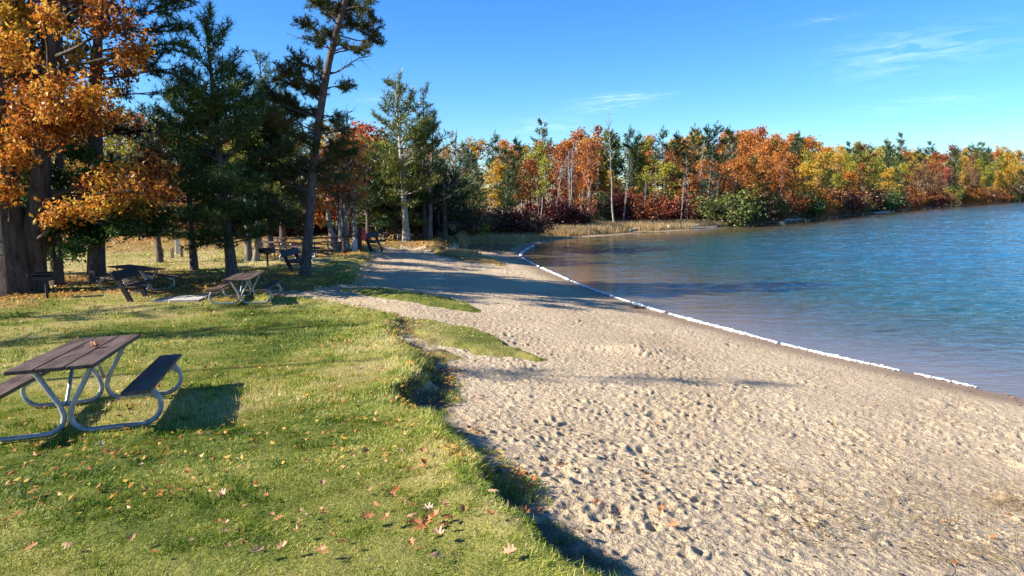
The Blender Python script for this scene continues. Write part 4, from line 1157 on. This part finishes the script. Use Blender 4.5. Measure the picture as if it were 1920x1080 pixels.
BEN = None
def park_bench(x, y, yaw, lab):
    """local x is the way the sitter faces"""
    global BEN
    z = gz(x, y)
    if BEN is None:
        r = empty('park_bench', (x, y, z), 0, lab, 'bench', 'slanted park benches'); ps = []
        def slant(mb, p0, p1, yy, w, d):
            p0 = np.array(p0); p1 = np.array(p1); c = (p0 + p1) / 2; v = p1 - p0; ln = np.linalg.norm(v); v = v / ln
            R = np.array([[v[1], 0, v[0]], [0, 1, 0], [-v[0], 0, v[1]]])
            mb.box((c[0], yy, c[1]), (w, d, ln), R, bev=.006)
        for yy in (-.48, .48):
            mb = MB(); slant(mb, (.27, -.15), (-.20, .84), yy, .115, .09); ps.append(mb.build('leg', M['dark_wood'], r))
            mb = MB(); mb.box((.24, yy + .075, .375), (.46, .045, .07), bev=.005); ps.append(mb.build('seat_support', M['dark_wood'], r))
        mb = MB(); mb.box((.32, 0, .43), (.27, 1.5, .038), bev=.005); mb.box((.04, 0, .435), (.10, .8, .034), bev=.004); ps.append(mb.build('seat', M['plank'], r))
        mb = MB(); slant(mb, (-.035, .60), (-.145, .83), 0, .04, 1.5); ps.append(mb.build('backrest', M['dark_wood'], r))
        CH[r.name] = ps; BEN = r
    else:
        r = BEN.copy(); COL.objects.link(r); r['label'] = lab
        for c in CH[BEN.name]:
            d = c.copy(); COL.objects.link(d); d.parent = r
    r.location = (x, y, z); r.rotation_euler = (0, 0, yaw)
def bench_px(px, py, yaw, lab, sc=1.):
    x, y, z = ground_px(px, py); park_bench(x, y, yaw, lab)
bench_px(246, 561, .10, 'dark slanted park bench seen from behind, beside the concrete pad')
bench_px(550, 508, -.12, 'dark slanted park bench just left of the leaning pine trunk')
bench_px(699, 466, -.35, 'small dark bench silhouetted at the far edge of the sand')

GR = None
def grill(x, y, yaw, lab):
    global GR
    z = gz(x, y)
    if GR is None:
        r = empty('pedestal_grill', (x, y, z), 0, lab, 'grill', 'pedestal grills'); ps = []
        mb = MB(); mb.tube([(0, 0, -.1), (0, 0, .2), (0, 0, .50)], .038, 10); mb.box((0, 0, .50), (.16, .16, .05)); ps.append(mb.build('pedestal', M['black'], r))
        mb = MB(); h = .2; w = .52; d = .38; t = .012; z0 = .53
        mb.box((0, 0, z0), (w, d, t)); mb.box((-w / 2, 0, z0 + h / 2), (t, d, h)); mb.box((w / 2, 0, z0 + h / 2), (t, d, h)); mb.box((0, d / 2, z0 + h / 2), (w, t, h)); mb.box((0, -d / 2 - .001, z0 + .05), (w, t, .1))
        ps.append(mb.build('firebox', M['black'], r))
        mb = MB()
        for i in range(12): mb.tube([(-.24 + i * .0436, -.19, z0 + .16), (-.24 + i * .0436, .17, z0 + .16)], .006, 5)
        mb.tube([(-.26, -.19, z0 + .165), (.26, -.19, z0 + .165)], .007, 5); mb.tube([(-.30, -.20, z0 + .15), (-.34, -.30, z0 + .15), (-.30, -.32, z0 + .16)], .008, 5)
        ps.append(mb.build('grate', M['black'], r)); CH[r.name] = ps; GR = r
    else:
        r = GR.copy(); COL.objects.link(r); r['label'] = lab
        for c in CH[GR.name]:
            q = c.copy(); COL.objects.link(q); q.parent = r
    r.location = (x, y, z); r.rotation_euler = (0, 0, yaw)
for px, py, yw, lab in ((89, 559, .25, 'black pedestal grill beside the massive oak trunk'), (502, 499, .0, 'small black pedestal grill between the pines, left of the leaning trunk'), (716, 452, .3, 'distant black grill under the green pines')):
    x, y, z = ground_px(px, py); grill(x, y, yw, lab)

def post(px, py, top, w, mat, lab, name='post', cat='post', grp=None, rnd=False):
    x, y, z = ground_px(px, py); h = at_depth(px, top, y)[2] - z
    mb = MB()
    if rnd: mb.tube([(0, 0, -.1), (0, 0, h * .5), (0, 0, h - .01), (0, 0, h)], [w / 2, w / 2, w / 2, w * .42], 9)
    else:
        mb.box((0, 0, h / 2 - .05), (w, w, h + .1), bev=.012)
        mb.box((0, 0, h + .008), (w * .8, w * .8, .016), bev=.004)
    o = mb.build(name, M[mat], None); o.location = (x, y, z); o.rotation_euler = (rr.uniform(-.03, .03), rr.uniform(-.03, .03), rr.uniform(0, 1)); tag(o, lab, cat, grp)
    return o
post(304, 483, 466, .13, 'post', 'short wooden post in the clearing, leftmost of three')
post(323, 484, 465, .13, 'post', 'short wooden post in the clearing, middle of three')
post(341, 482, 463, .13, 'post', 'short wooden post in the clearing, rightmost of three')
post(333, 476, 448, .16, 'whitepost', 'taller pale post standing behind the three short posts')
post(664, 470, 450, .16, 'whitepost', 'square pale post by the beach edge, left of a pair')
post(670, 469, 449, .2, 'whitepost', 'wider pale post by the beach edge, right of a pair')
for i, px in enumerate((636, 643, 650, 657)): post(px, 467, 459, .10, 'whitepost', 'low pale stake, one of a short row before the dark picnic table', 'stake', 'stake', 'low pale stakes by the picnic ground')
post(1303, 419, 397, .22, 'whitepost', 'white pole at the edge of the maroon thicket, nearer of two', 'pole', 'pole', None, True)
post(1313, 416, 389, .18, 'whitepost', 'thin white pole behind the nearer one at the thicket', 'pole', 'pole', None, True)
post(912, 457, 448, .1, 'whitepost', 'tiny white stake in the dry shore grass', 'stake', 'stake')
# dark slim trunk with red panel beside it
x, y, z = ground_px(675, 471)
r = empty('notice_post', (x, y, z), 0, 'dark post with a narrow red panel hung on its side, below the pines', 'signpost')
H = at_depth(675, 425, y)[2] - z
mb = MB(); mb.box((0, 0, H / 2 - .1), (.20, .16, H + .2), bev=.01); mb.build('post', M['dark_wood'], r)
mb = MB(); a0 = np.linspace(0, 2 * pi, 20, endpoint=False); hh = (at_depth(0, 428, y)[2] - at_depth(0, 451, y)[2]) / 2; zc = at_depth(0, 439.5, y)[2] - z
ring = np.stack([.20 + .115 * np.cos(a0), np.zeros(20), zc + hh * np.sign(np.sin(a0)) * np.abs(np.sin(a0)) ** .6], 1)
f = ring + [0, -.03, 0]; g = ring + [0, .03, 0]; mb.polys(f[None]); mb.polys(g[None][:, ::-1])
mb.polys(np.stack([f, np.roll(f, -1, 0), np.roll(g, -1, 0), g], 1)); mb.build('red_panel', M['redpaint'], r)
x, y, z = ground_px(646, 474); H = at_depth(646, 300, y)[2] - z
tb, cm = gen_pine(301, H, .10, .55, 1.4, .6, .25, 7, .035, 'jack')
make_tree('pine_tree', tb, cm, M['bark_oak'], M['spruce'], (x, y, z), 'black slim trunk standing in front of the maple cluster', 'tree')

# concrete pad by the bench
pad = [ground_px(*p) for p in ((284, 567), (330, 558.5), (394, 556), (372, 565.5))]
mb = MB(); T_ = np.array([[a, b_, c_ + .05] for a, b_, c_ in pad]); B_ = T_ - [0, 0, .2]
mb.polys(T_[None][:, ::-1] if np.cross(T_[1] - T_[0], T_[2] - T_[0])[2] < 0 else T_[None])
for i in range(4): mb.polys([[T_[i], T_[(i + 1) % 4], B_[(i + 1) % 4], B_[i]]])
tag(mb.build('concrete_pad', M['concrete'], None), 'thin pale concrete slab set in the grass beside the slanted bench', 'slab')

# curled dry leaf bundle on the near table
def leaf_mesh(name, seed, size, curl, mat, thick=.0015):
    rng = np.random.default_rng(seed)
    out = [(0, -.62), (.04, -.42), (.13, -.36), (.30, -.40), (.20, -.22), (.17, -.12), (.38, -.08), (.44, .04), (.22, .06), (.18, .16), (.34, .26), (.26, .34), (.13, .32), (.08, .46), (0, .56)]
    pr = out + [(-a, b) for a, b in out[-2:0:-1]]
    pr = np.array(pr) * (1 + rng.normal(0, .07, (len(pr), 1))); n = len(pr)
    rings = []
    for q in (1., .5, .0):
        p = pr * q if q > 0 else np.zeros((n, 2))
        z = curl * ((p[:, 0] * 1.5) ** 2 * 1.2 + np.where(p[:, 1] > 0, p[:, 1] ** 2 * 1.1, p[:, 1] ** 2 * .5)) + .06 * np.sin(p[:, 0] * 9 + seed) * q
        rings.append(np.stack([p[:, 0], p[:, 1] , z], 1))
    V = np.concatenate(rings) * size; F_ = []
    for r_ in range(2):
        for i in range(n): F_.append([r_ * n + i, r_ * n + (i + 1) % n, (r_ + 1) * n + (i + 1) % n, (r_ + 1) * n + i])
    mb = MB(); mb.mesh(V, F_, rng.uniform(), True)
    return mb
E3 = ground_frame(-4.709, 7.418, .331)
Mx = Matrix.LocRotScale(Vector((-4.709, 7.418, gz(-4.709, 7.418) + .01)), E3, None)
mb = MB()
for i, (dx, dy, an, cu, ti) in enumerate(((0, -.03, .3, 1.6, 1.), (.03, .05, 1.4, 2.2, .1), (-.02, .06, 2.6, 1.4, .95), (.0, .01, -.6, 2.4, .15))):
    q = leaf_mesh('', 70 + i, .13, cu, None); V = q.v[0] @ np.array(Matrix.Rotation(an, 3, 'Z')) @ np.array(Matrix.Rotation(.6 * i - .4, 3, 'X'))
    V = V + [dx, dy, 0]; V[:, 2] += .012 - V[:, 2].min() * 1.0; mb.mesh(V, q.f[0], ti, True)
o = mb.build('dry_leaves', M['dryleaf'], None); o.matrix_world = Mx @ Matrix.Translation((.1, .02, .752)) @ Matrix.Scale(.62, 4); tag(o, 'curled dead leaves lying on the big picnic tabletop', 'leaf')

# ------------------------------------------------------------------ fallen leaves
LV = [leaf_mesh('fallen_leaf', 80 + i, .085, c_, None) for i, c_ in enumerate((.35, .7, -.4, 1.0))]
LVO = [None] * 4
def fallen(px, py, lab, grp, sc=1.):
    x, y, z = ground_px(px, py); i = rr.randrange(4)
    if LVO[i] is None:
        o = LV[i].build('fallen_leaf', M['dryleaf'], None); LVO[i] = o
    else:
        o = LVO[i].copy(); COL.objects.link(o)
    o.location = (x, y, z + (.065 if py and float(terrain(np.array([x]), np.array([y]))[1][0]) > .5 else .03)); o.rotation_euler = (rr.uniform(-.45, .45), rr.uniform(-.45, .45), rr.uniform(0, 6.28)); o.scale = (sc * .8,) * 3
    tag(o, lab, 'leaf', grp)
for px, py in ((690, 992), (775, 985), (782, 1000), (765, 995), (800, 975), (835, 968), (840, 985), (868, 972), (822, 1020), (925, 955), (935, 965), (915, 985), (945, 975), (815, 1058), (955, 1055), (980, 1018), (1030, 1042), (740, 935), (735, 945), (762, 955), (792, 862), (797, 880), (685, 862), (876, 885), (800, 1000), (790, 1010), (808, 990), (830, 1000), (812, 985)):
    fallen(px + rr.uniform(-3, 3), py + rr.uniform(-3, 3), 'curled oak leaf in the long grass at the crest of the bank, nearest the camera', 'curled leaves along the near crest of the bank', rr.uniform(.9, 1.25))
for px, py in ((395, 690), (405, 694), (470, 690), (480, 694), (492, 688), (500, 692), (510, 686), (440, 698), (455, 695), (388, 697), (505, 696)):
    fallen(px, py, 'brown leaf in the loose row on the grass right of the near picnic table', 'row of leaves right of the near table')
for px, py in ((60, 842), (68, 850), (75, 845), (90, 840), (135, 838), (155, 836), (200, 858), (212, 862), (190, 846), (225, 858), (300, 838), (30, 860), (60, 1045), (20, 960), (62, 935), (128, 1040), (203, 770), (240, 772), (255, 770), (150, 812)):
    fallen(px, py, 'red-brown leaf on the grass below the near picnic table', 'leaves below the near table')
for i in range(120):
    px, py = rr.uniform(240, 800), rr.uniform(610, 1060)
    if sdist(LAWN, *[np.array([q]) for q in ground_px(px, py)[:2]])[0] < .25: continue
    fallen(px, py, 'single dry leaf scattered on the open lawn', 'leaves scattered on the open lawn', rr.uniform(.45, 1.0))
for px, py in ((870, 800), (880, 806), (893, 812), (865, 815), (900, 805), (875, 822), (885, 795), (905, 815), (895, 740), (905, 745), (890, 748), (1000, 965), (1010, 970), (1015, 962), (1050, 880), (1060, 877), (1240, 963), (1263, 990), (1118, 945), (1128, 950), (1155, 1000), (1215, 895), (1680, 938), (1535, 962), (1490, 1018), (1770, 985), (1790, 1060), (1890, 968), (1860, 1010), (1230, 800), (1350, 828), (1560, 800), (1640, 760), (1600, 850)):
    fallen(px, py, 'brown leaf lying on the sand', 'leaves lying on the sand', rr.uniform(.8, 1.2))
for px, py in ((1884, 741), (1898, 746), (1906, 748), (1745, 712), (1722, 706)):
    fallen(px, py, 'yellow leaf washed up along the white foam line', 'leaves washed up along the foam line', rr.uniform(1, 1.4))

def scatter_px(n, box, rng):
    px = rng.uniform(box[0], box[2], n); py = rng.uniform(box[1], box[3], n); return px, py

def litter():
    rng = np.random.default_rng(77); n = 60000
    th = rng.uniform(radians(-42), radians(2), n); r = np.exp(rng.uniform(math.log(5), math.log(50), n))
    X = r * np.sin(th); Y = r * np.cos(th)
    Z, m, lob, wood, ds, dl = terrain(X, Y); lt, _ = lawn_zones(X, Y)
    keep = ((m > .6) | (wood > .5)) & (rng.uniform(0, 1, n) < .035 + .75 * lt)
    edge = (np.abs(dl + .1) < .35) & (fbm(X * 1.5, Y * 1.5, 88, 3) > .52) & (rng.uniform(0, 1, n) < .35) & (ds > 2)
    keep |= edge
    X, Y, Z, r = X[keep], Y[keep], Z[keep], r[keep]
    P = np.stack([X, Y, Z + .05], 1) + rng.normal(0, .01, (len(X), 3))
    mb = MB(); k = len(P)
    u = rand_unit(k, rng); u[:, 2] *= .35; u /= np.linalg.norm(u, axis=1)[:, None]; w = rand_unit(k, rng) * .5 + [0, 0, 1]
    v = np.cross(u, w); v /= np.linalg.norm(v, axis=1)[:, None]; s_ = (np.clip(.03 + r * .0023, 0, .12) * rng.uniform(.7, 1.3, k))[:, None]
    band = smooth(31, 34, Y) * smooth(43, 40, Y) * smooth(-6, -10, X)
    t = np.clip(rng.beta(2, 2, k) * (1 - .3 * band) + .42 * band, 0, 1)
    cc = np.cross(u, v)
    mb.polys(np.stack([P - u * s_ * .6, P + v * s_ * .4 + cc * s_ * .15, P + u * s_ * .6, P - v * s_ * .4 + cc * s_ * .15], 1), t)
    tag(mb.build('leaf_litter', M['litter'], None), 'orange and yellow fallen leaves strewn under the trees and along the bank', 'fallen leaves', None, 'stuff')
litter()

# ------------------------------------------------------------------ grass
def grass():
    rng = np.random.default_rng(99); mb = MB(); mb2 = MB()
    for (r0, r1, dens, w, h, bend) in ((2.2, 4.6, 7000, .0042, .038, 1), (4.6, 7.5, 4200, .0058, .042, 1), (7.5, 12, 2000, .009, .052, 0), (12, 19, 760, .015, .055, 0), (19, 30, 230, .027, .06, 0), (30, 46, 60, .045, .065, 0)):
        A = (r1 * r1 - r0 * r0) / 2 * radians(84); n = int(A * dens)
        th = rng.uniform(radians(-46), radians(38), n); r = np.sqrt(rng.uniform(r0 * r0, r1 * r1, n))
        X = r * np.sin(th); Y = r * np.cos(th)
        Z, m, lob, wood, ds, dl = terrain(X, Y); lt, dry = lawn_zones(X, Y)
        cl = fbm(X * 3.2, Y * 3.2, 111, 3)
        keep = (m > .35) & (rng.uniform(0, 1, n) < 1.1 - .85 * lt - .75 * smooth(.42, .25, vnoise(X * 7, Y * 7, 78))) | ((lob > .3) & (rng.uniform(0, 1, n) < .2 + .6 * smooth(.3, 1, lob))) 
        # straggling tufts down the face of the bank
        keep |= (dl < .15) & (dl > -.5) & (cl > .5) & (rng.uniform(0, 1, n) < .7) & (ds > 2.5) & (Y < 24)
        X, Y, Z, r, dl, m, lob, dry, cl = [q[keep] for q in (X, Y, Z, r, dl, m, lob, dry, cl)]; n = len(X)
        edge = np.exp(-((dl - .12) / .22) ** 2)
        tuft = smooth(.5, .68, cl)
        H = h * .88 * rng.uniform(.45, 1.3, n) * (1 + .9 * edge + .8 * tuft) * (1 - .45 * lob) * (.7 + .6 * vnoise(X * 1.1, Y * 1.1, 5))
        az = rng.uniform(0, 2 * pi, n) ; ln = rng.uniform(.05, .75, n)
        gx, gy = vnoise(X * 1.5, Y * 1.5, 61) - .5, vnoise(X * 1.5, Y * 1.5, 62) - .5
        D = np.stack([np.cos(az) * ln + gx, np.sin(az) * ln + gy, np.ones(n)], 1)
        D[:, 0] += .5 * edge
        D /= np.linalg.norm(D, axis=1)[:, None]
        S = np.stack([-np.sin(az + 1.2), np.cos(az + 1.2), np.zeros(n)], 1) * (w * rng.uniform(.7, 1.3, n))[:, None] * .5
        P = np.stack([X, Y, Z - .008], 1)
        big = fbm(X * .55, Y * .55, 131, 3)
        t = .53 + .6 * (vnoise(X * 7, Y * 7, 77) - .5) + .4 * (vnoise(X * 22, Y * 22, 79) - .5) + .8 * (dry - .35) + .7 * (big - .5) + rng.normal(0, .15, n) - .28 * tuft + .5 * lob + (rng.uniform(0, 1, n) < .26) * .4 - .35 * edge * (rng.uniform(0, 1, n) < .4) * (r < 12)
        t = np.clip(t, 0, 1)
        if bend:
            mid = P + D * (H * .55)[:, None]; D2 = D + np.stack([np.cos(az) * .6, np.sin(az) * .6, -.25 * np.ones(n)], 1); D2 /= np.linalg.norm(D2, axis=1)[:, None]
            tip = mid + D2 * (H * .5)[:, None]
            mb.polys(np.stack([P - S, P + S, mid + S * .75, mid - S * .75], 1), t); mb.polys(np.stack([mid - S * .75, mid + S * .75, tip], 1), t)
        else:
            mb.polys(np.stack([P - S, P + S, P + D * H[:, None]], 1), t)
    tag(mb.build('grass', M['grass'], None), 'short green and straw-coloured grass covering the lawn and bank', 'grass', None, 'stuff')
grass()

def reeds():
    rng = np.random.default_rng(123); mb = MB()
    for (box, n, h0) in (((860, 444, 1010, 459), 9000, .5), ('band', 34000, .55), ((835, 462, 945, 479), 3600, .16), ((940, 446, 1060, 456), 1500, .3)) :
        if box == 'band':
            s1 = float(np.interp(22.5, seg[:40, 0], cum[:40])); sv = rng.uniform(-1, s1, n); off = rng.uniform(.3, 10, n) ** 1.0
            X = np.interp(sv, cum, seg[:, 0]); Y = np.interp(sv, cum, seg[:, 1]); X2 = np.interp(sv + .5, cum, seg[:, 0]); Y2 = np.interp(sv + .5, cum, seg[:, 1])
            tx, ty = X2 - X, Y2 - Y; q_ = np.hypot(tx, ty) + 1e-6; taper = np.interp(sv, [s1 - 6, s1], [1, .15])
            X = X - ty / q_ * off * taper; Y = Y + tx / q_ * off * taper
        else:
            px, py = scatter_px(n, box, rng)
            z = .55; X = np.zeros(n); Y = np.zeros(n)
            for i in range(4):
                d = np.array([rayd(a, b_) for a, b_ in zip(px, py)]); t = (z - EYE) / d[:, 2]; X = d[:, 0] * t; Y = d[:, 1] * t; z = terrain(X, Y)[0]
        Zt, m, lob, wood, ds, dl = terrain(X, Y)
        keep = (ds > .5 + 1.0 * vnoise(X * .5, Y * .5, 4)) & (vnoise(X * .6, Y * .6, 9) > .15)
        if h0 < .2: keep &= (lob > .3)
        X, Y, Zt = X[keep], Y[keep], Zt[keep]; k = len(X)
        H = h0 * rng.uniform(.5, 1.3, k); az = rng.uniform(0, 6.28, k); D = np.stack([np.cos(az) * .25, np.sin(az) * .25, np.ones(k)], 1)
        S = np.stack([np.cos(az + 1), np.sin(az + 1) * .4, np.zeros(k)], 1) * .045
        P = np.stack([X, Y, Zt - .02], 1)
        mb.polys(np.stack([P - S, P + S, P + D * H[:, None]], 1), np.clip(rng.normal(.5, .25, k), 0, 1))
    tag(mb.build('shore_grass', M['beachgrass'], None), 'tan dry grass and reeds along the far bend of the shore', 'grass', None, 'stuff')
reeds()

def stems():
    rng = np.random.default_rng(5); mb = MB()
    for i in range(520):
        u = rng.uniform()
        if u < .7: px, py = rng.uniform(1430, 1960), rng.uniform(830, 1110)
        elif u < .8: px, py = rng.normal(1895, 25), rng.normal(885, 14)
        else: px, py = rng.uniform(1150, 1900), rng.uniform(760, 1080)
        if py < 800 + (1960 - px) * .12 and u < .7: continue
        x, y = unproj(px, py, 1.1)
        L_ = rng.uniform(.1, .5); az = rng.uniform(0, 6.28); k = 7; P = []; p = np.array([x, y]); cv = rng.normal(0, .5)
        up = rng.uniform() < .12
        for j in range(k):
            P.append([p[0], p[1], 0]); p = p + np.array([cos(az), sin(az)]) * L_ / k * (.25 if up else 1); az += cv / 2 + rng.normal(0, .2)
        P = np.array(P); zt = terrain(P[:, 0], P[:, 1])[0]
        P[:, 2] = zt + .015 + .03 * np.sin(np.linspace(0, pi, k)) * rng.uniform(0, 2) + (np.linspace(0, L_ * .8, k) if up else 0)
        mb.tube(P, np.linspace(.0028, .0014, k), 3, t=0, cap=False)
    tag(mb.build('dry_stems', M['stems'], None), 'thin dry grass stems tangled on the near sand', 'stems', None, 'stuff')
stems()

def blob(mb, c, r, rng, seg=8, rings=5, sq=(1, 1, .6), t=0.):
    a = np.linspace(0, 2 * pi, seg, endpoint=False); ph = np.linspace(.02, pi - .02, rings + 1)
    V = np.array([[sin(p) * cos(q), sin(p) * sin(q), cos(p)] for p in ph for q in a]) * (1 + rng.normal(0, .13, (len(ph) * seg, 1)))
    V = V * np.array(sq) * r + np.array(c); F_ = [[i * seg + j, (i + 1) * seg + j, (i + 1) * seg + (j + 1) % seg, i * seg + (j + 1) % seg] for i in range(rings) for j in range(seg)]
    mb.mesh(V, F_, t)

def foam():
    rng = np.random.default_rng(8); mb = MB()
    pts = chaikin(SHORE[0:13], 2, closed=False); cm_ = np.concatenate([[0], np.cumsum(np.linalg.norm(np.diff(pts, axis=0), axis=1))]); s_ = .0
    while s_ < cm_[-1]:
        x = np.interp(s_, cm_, pts[:, 0]); y = np.interp(s_, cm_, pts[:, 1]); px = to_px(x, y)
        gap = (1690 < px < 1722) or px > 1835 and not (1878 < px < 1892) or (1462 < px < 1468) or (y > 20 and vnoise(np.array(s_ * 2.2), np.array(3.), 4) < .13)
        f = float(.5 * vnoise(np.array(s_ * 1.2), np.array(0.), 7) + .5 * vnoise(np.array(s_ * 5.), np.array(0.), 17)); sz = (.008 + .030 * f * f + .0005 * y + .022 * rng.uniform() ** 4) * (1.3 if 1190 < px < 1400 else 1)
        if not gap: blob(mb, (x + rng.normal(0, .02) - .03, y + rng.normal(0, .02) - .02, .03), sz * rng.uniform(.8, 1.25), rng, 8, 5, (1.1, 1.1, .7))
        s_ += sz * .8
    tag(mb.build('shore_foam', M['foam'], None), 'white crusted foam line along the water edge of the beach', 'foam', None, 'stuff')
foam()

def debris():
    rng = np.random.default_rng(18); mb = MB()
    n = 2600; th = rng.uniform(radians(-5), radians(40), n); r = np.exp(rng.uniform(math.log(4.5), math.log(22), n)); X = r * np.sin(th); Y = r * np.cos(th)
    Z, m, lob, wood, ds, dl = terrain(X, Y)
    keep = (m < .1) & (lob < .1) & (ds > .3) & ((ds < 1.3) | (rng.uniform(0, 1, n) < .25))
    for x, y, z in zip(X[keep], Y[keep], Z[keep]):
        blob(mb, (x, y, z + .004), rng.uniform(.006, .017), rng, 5, 3, (rng.uniform(.8, 2.5), rng.uniform(.7, 1.6), .5), rng.uniform())
    for px, py in ((1196, 577), (1190, 577.5), (1203, 578)):
        x, y, z = ground_px(px, py); blob(mb, (x, y, z + .02), .09, rng, 8, 5, (1.4, .8, .6))
    tag(mb.build('beach_debris', M['pebble'], None), 'dark bits of bark and twig scattered over the sand', 'debris', None, 'stuff')
debris()

# driftwood
def log(pts_px, r, lab, mat='drift', z0=.05, branches=0, seed=1, cat='driftwood', lift=None):
    rng = np.random.default_rng(seed); P = []
    for i, (px, py) in enumerate(pts_px):
        x, y, z = ground_px(px, py); P.append([x, y, max(z, 0) + z0 + (lift[i] if lift else 0)])
    P = np.array(P); b = P[0].copy(); P = P - b; mb = MB()
    q = np.linspace(0, len(P) - 1, 9); P2 = np.array([interp(P, v / (len(P) - 1)) for v in q]) + rng.normal(0, r * .5, (9, 3)); mb.tube(P2, np.linspace(r, r * .45, 9), 8)
    for i in range(branches):
        d = rand_unit(1, rng)[0]; d[2] = abs(d[2]) + .2
        bp = bpath(interp(P2, rng.uniform(.3, 1)), d, rng.uniform(.8, 2.2), rng, 7, .2, .0); mb.tube(bp, np.linspace(r * .45, .012, 7), 5, cap=False)
    o = mb.build('driftwood_log', M[mat], None); o.location = b; tag(o, lab, cat)
log([(1180, 433), (1230, 431), (1290, 429.5), (1345, 428.3)], .14, 'long bleached log lying along the edge of the sand spit', branches=0, seed=2)
log([(1250, 430), (1280, 429.3), (1310, 428.7)], .11, 'shorter pale log beside the long one on the spit', seed=3, z0=.3)
log([(1205, 419), (1225, 416), (1248, 418)], .12, 'tangled bleached branch pile left of the maroon thicket', branches=16, seed=4, lift=[.2, .6, .3])
log([(1178, 424), (1190, 417), (1196, 412)], .10, 'upright forked driftwood branch near the white trunks', branches=7, seed=5, lift=[0, .8, 2.0])
log([(1468, 414), (1495, 412), (1510, 411)], .12, 'pale fallen trunk dipping to the water on the far shore', branches=5, seed=6)
log([(1640, 400), (1680, 397)], .16, 'pale log at the waterline along the middle of the far shore', branches=2, seed=7)

# ------------------------------------------------------------------ sky, sun, camera
W = bpy.data.worlds.new('World'); SC.world = W; W.use_nodes = True
nt = W.node_tree; nt.nodes.clear(); N = nt.nodes; K = nt.links
sky = N.new('ShaderNodeTexSky'); sky.sky_type = 'NISHITA'; sky.sun_disc = False; sky.sun_elevation = SUN_EL
sky.sun_rotation = SUN_AZ + pi; sky.air_density = 1.0; sky.dust_density = .0; sky.ozone_density = 4.0; sky.altitude = 200
hs = N.new('ShaderNodeHueSaturation'); hs.inputs['Saturation'].default_value = 1.22; hs.inputs['Value'].default_value = 1.0
K.new(sky.outputs[0], hs.inputs['Color'])
tint = mixc(nt, 1., hs.outputs[0], SKYTINT, 'MULTIPLY')
tc = N.new('ShaderNodeTexCoord'); col = tint
for (px, py, wx, wy, st, sd) in ((1165, 184, .05, .0055, .75, 1), (1135, 201, .045, .006, .5, 2), (1705, 98, .085, .022, .42, 3), (1735, 192, .06, .008, .3, 4), (1552, 36, .035, .004, .3, 5), (1030, 236, .05, .012, .35, 6), (1860, 262, .075, .014, .4, 7), (1440, 250, .05, .01, .25, 8), (695, 185, .018, .006, .3, 9), (1650, 162, .03, .006, .15, 10)):
    d = Vector(rayd(px, py)).normalized(); rt = Vector((d.y, -d.x, 0)).normalized(); up = rt.cross(d)
    def dot(v):
        q = N.new('ShaderNodeVectorMath'); q.operation = 'DOT_PRODUCT'; K.new(tc.outputs['Generated'], q.inputs[0]); q.inputs[1].default_value = v; return q.outputs['Value']
    a = math_(nt, 'DIVIDE', dot(rt), wx); b_ = math_(nt, 'DIVIDE', math_(nt, 'ADD', dot(up), math_(nt, 'MULTIPLY', dot(rt), -.06)), wy)
    r2 = math_(nt, 'ADD', math_(nt, 'MULTIPLY', a, a), math_(nt, 'MULTIPLY', b_, b_))
    fall = math_(nt, 'EXPONENT', math_(nt, 'MULTIPLY', r2, -1.))
    mpn = N.new('ShaderNodeCombineXYZ'); K.new(math_(nt, 'MULTIPLY', a, 1.1), mpn.inputs[0]); K.new(math_(nt, 'MULTIPLY', b_, 1.5), mpn.inputs[1]); mpn.inputs[2].default_value = sd * 3.3
    nn = noise(nt, 1.6, 6, .62, mpn.outputs[0]); nn.inputs['Distortion'].default_value = .7
    fr = math_(nt, 'GREATER_THAN', dot(d), 0.)
    k_ = math_(nt, 'MULTIPLY', math_(nt, 'MULTIPLY', fall, fr), math_(nt, 'MULTIPLY', math_(nt, 'SUBTRACT', nn.outputs[0], .42, clamp=True), 2.2 * st), clamp=True)
    col = mixc(nt, k_, col, CLOUDCOL if sd not in (7, 8, 10) else tuple(q * .72 for q in CLOUDCOL))
bg = N.new('ShaderNodeBackground'); bg.inputs[1].default_value = SKYSTR; K.new(col, bg.inputs[0])
o = N.new('ShaderNodeOutputWorld'); K.new(bg.outputs[0], o.inputs[0])

sd = bpy.data.lights.new('sun', 'SUN'); sd.energy = SUNSTR; sd.angle = radians(.5); sd.color = (1, .93, .82)
so = bpy.data.objects.new('sun', sd); COL.objects.link(so)
so.rotation_euler = Vector((sin(SUN_AZ) * cos(SUN_EL), cos(SUN_AZ) * cos(SUN_EL), -sin(SUN_EL))).to_track_quat('-Z', 'Y').to_euler()

cd = bpy.data.cameras.new('camera'); cd.sensor_width = 36; cd.lens = FPX / 1920 * 36; cd.clip_start = .05; cd.clip_end = 4000
co = bpy.data.objects.new('camera', cd); COL.objects.link(co); co.location = (0, 0, EYE); co.rotation_euler = (pi / 2 - PITCH, 0, 0)
SC.camera = co
SC.view_settings.view_transform = 'Standard'; SC.view_settings.look = 'None'; SC.view_settings.exposure = EXPO; SC.view_settings.gamma = 1
SC.cycles.max_bounces = 6; SC.cycles.diffuse_bounces = 3; SC.cycles.glossy_bounces = 2; SC.cycles.transmission_bounces = 3
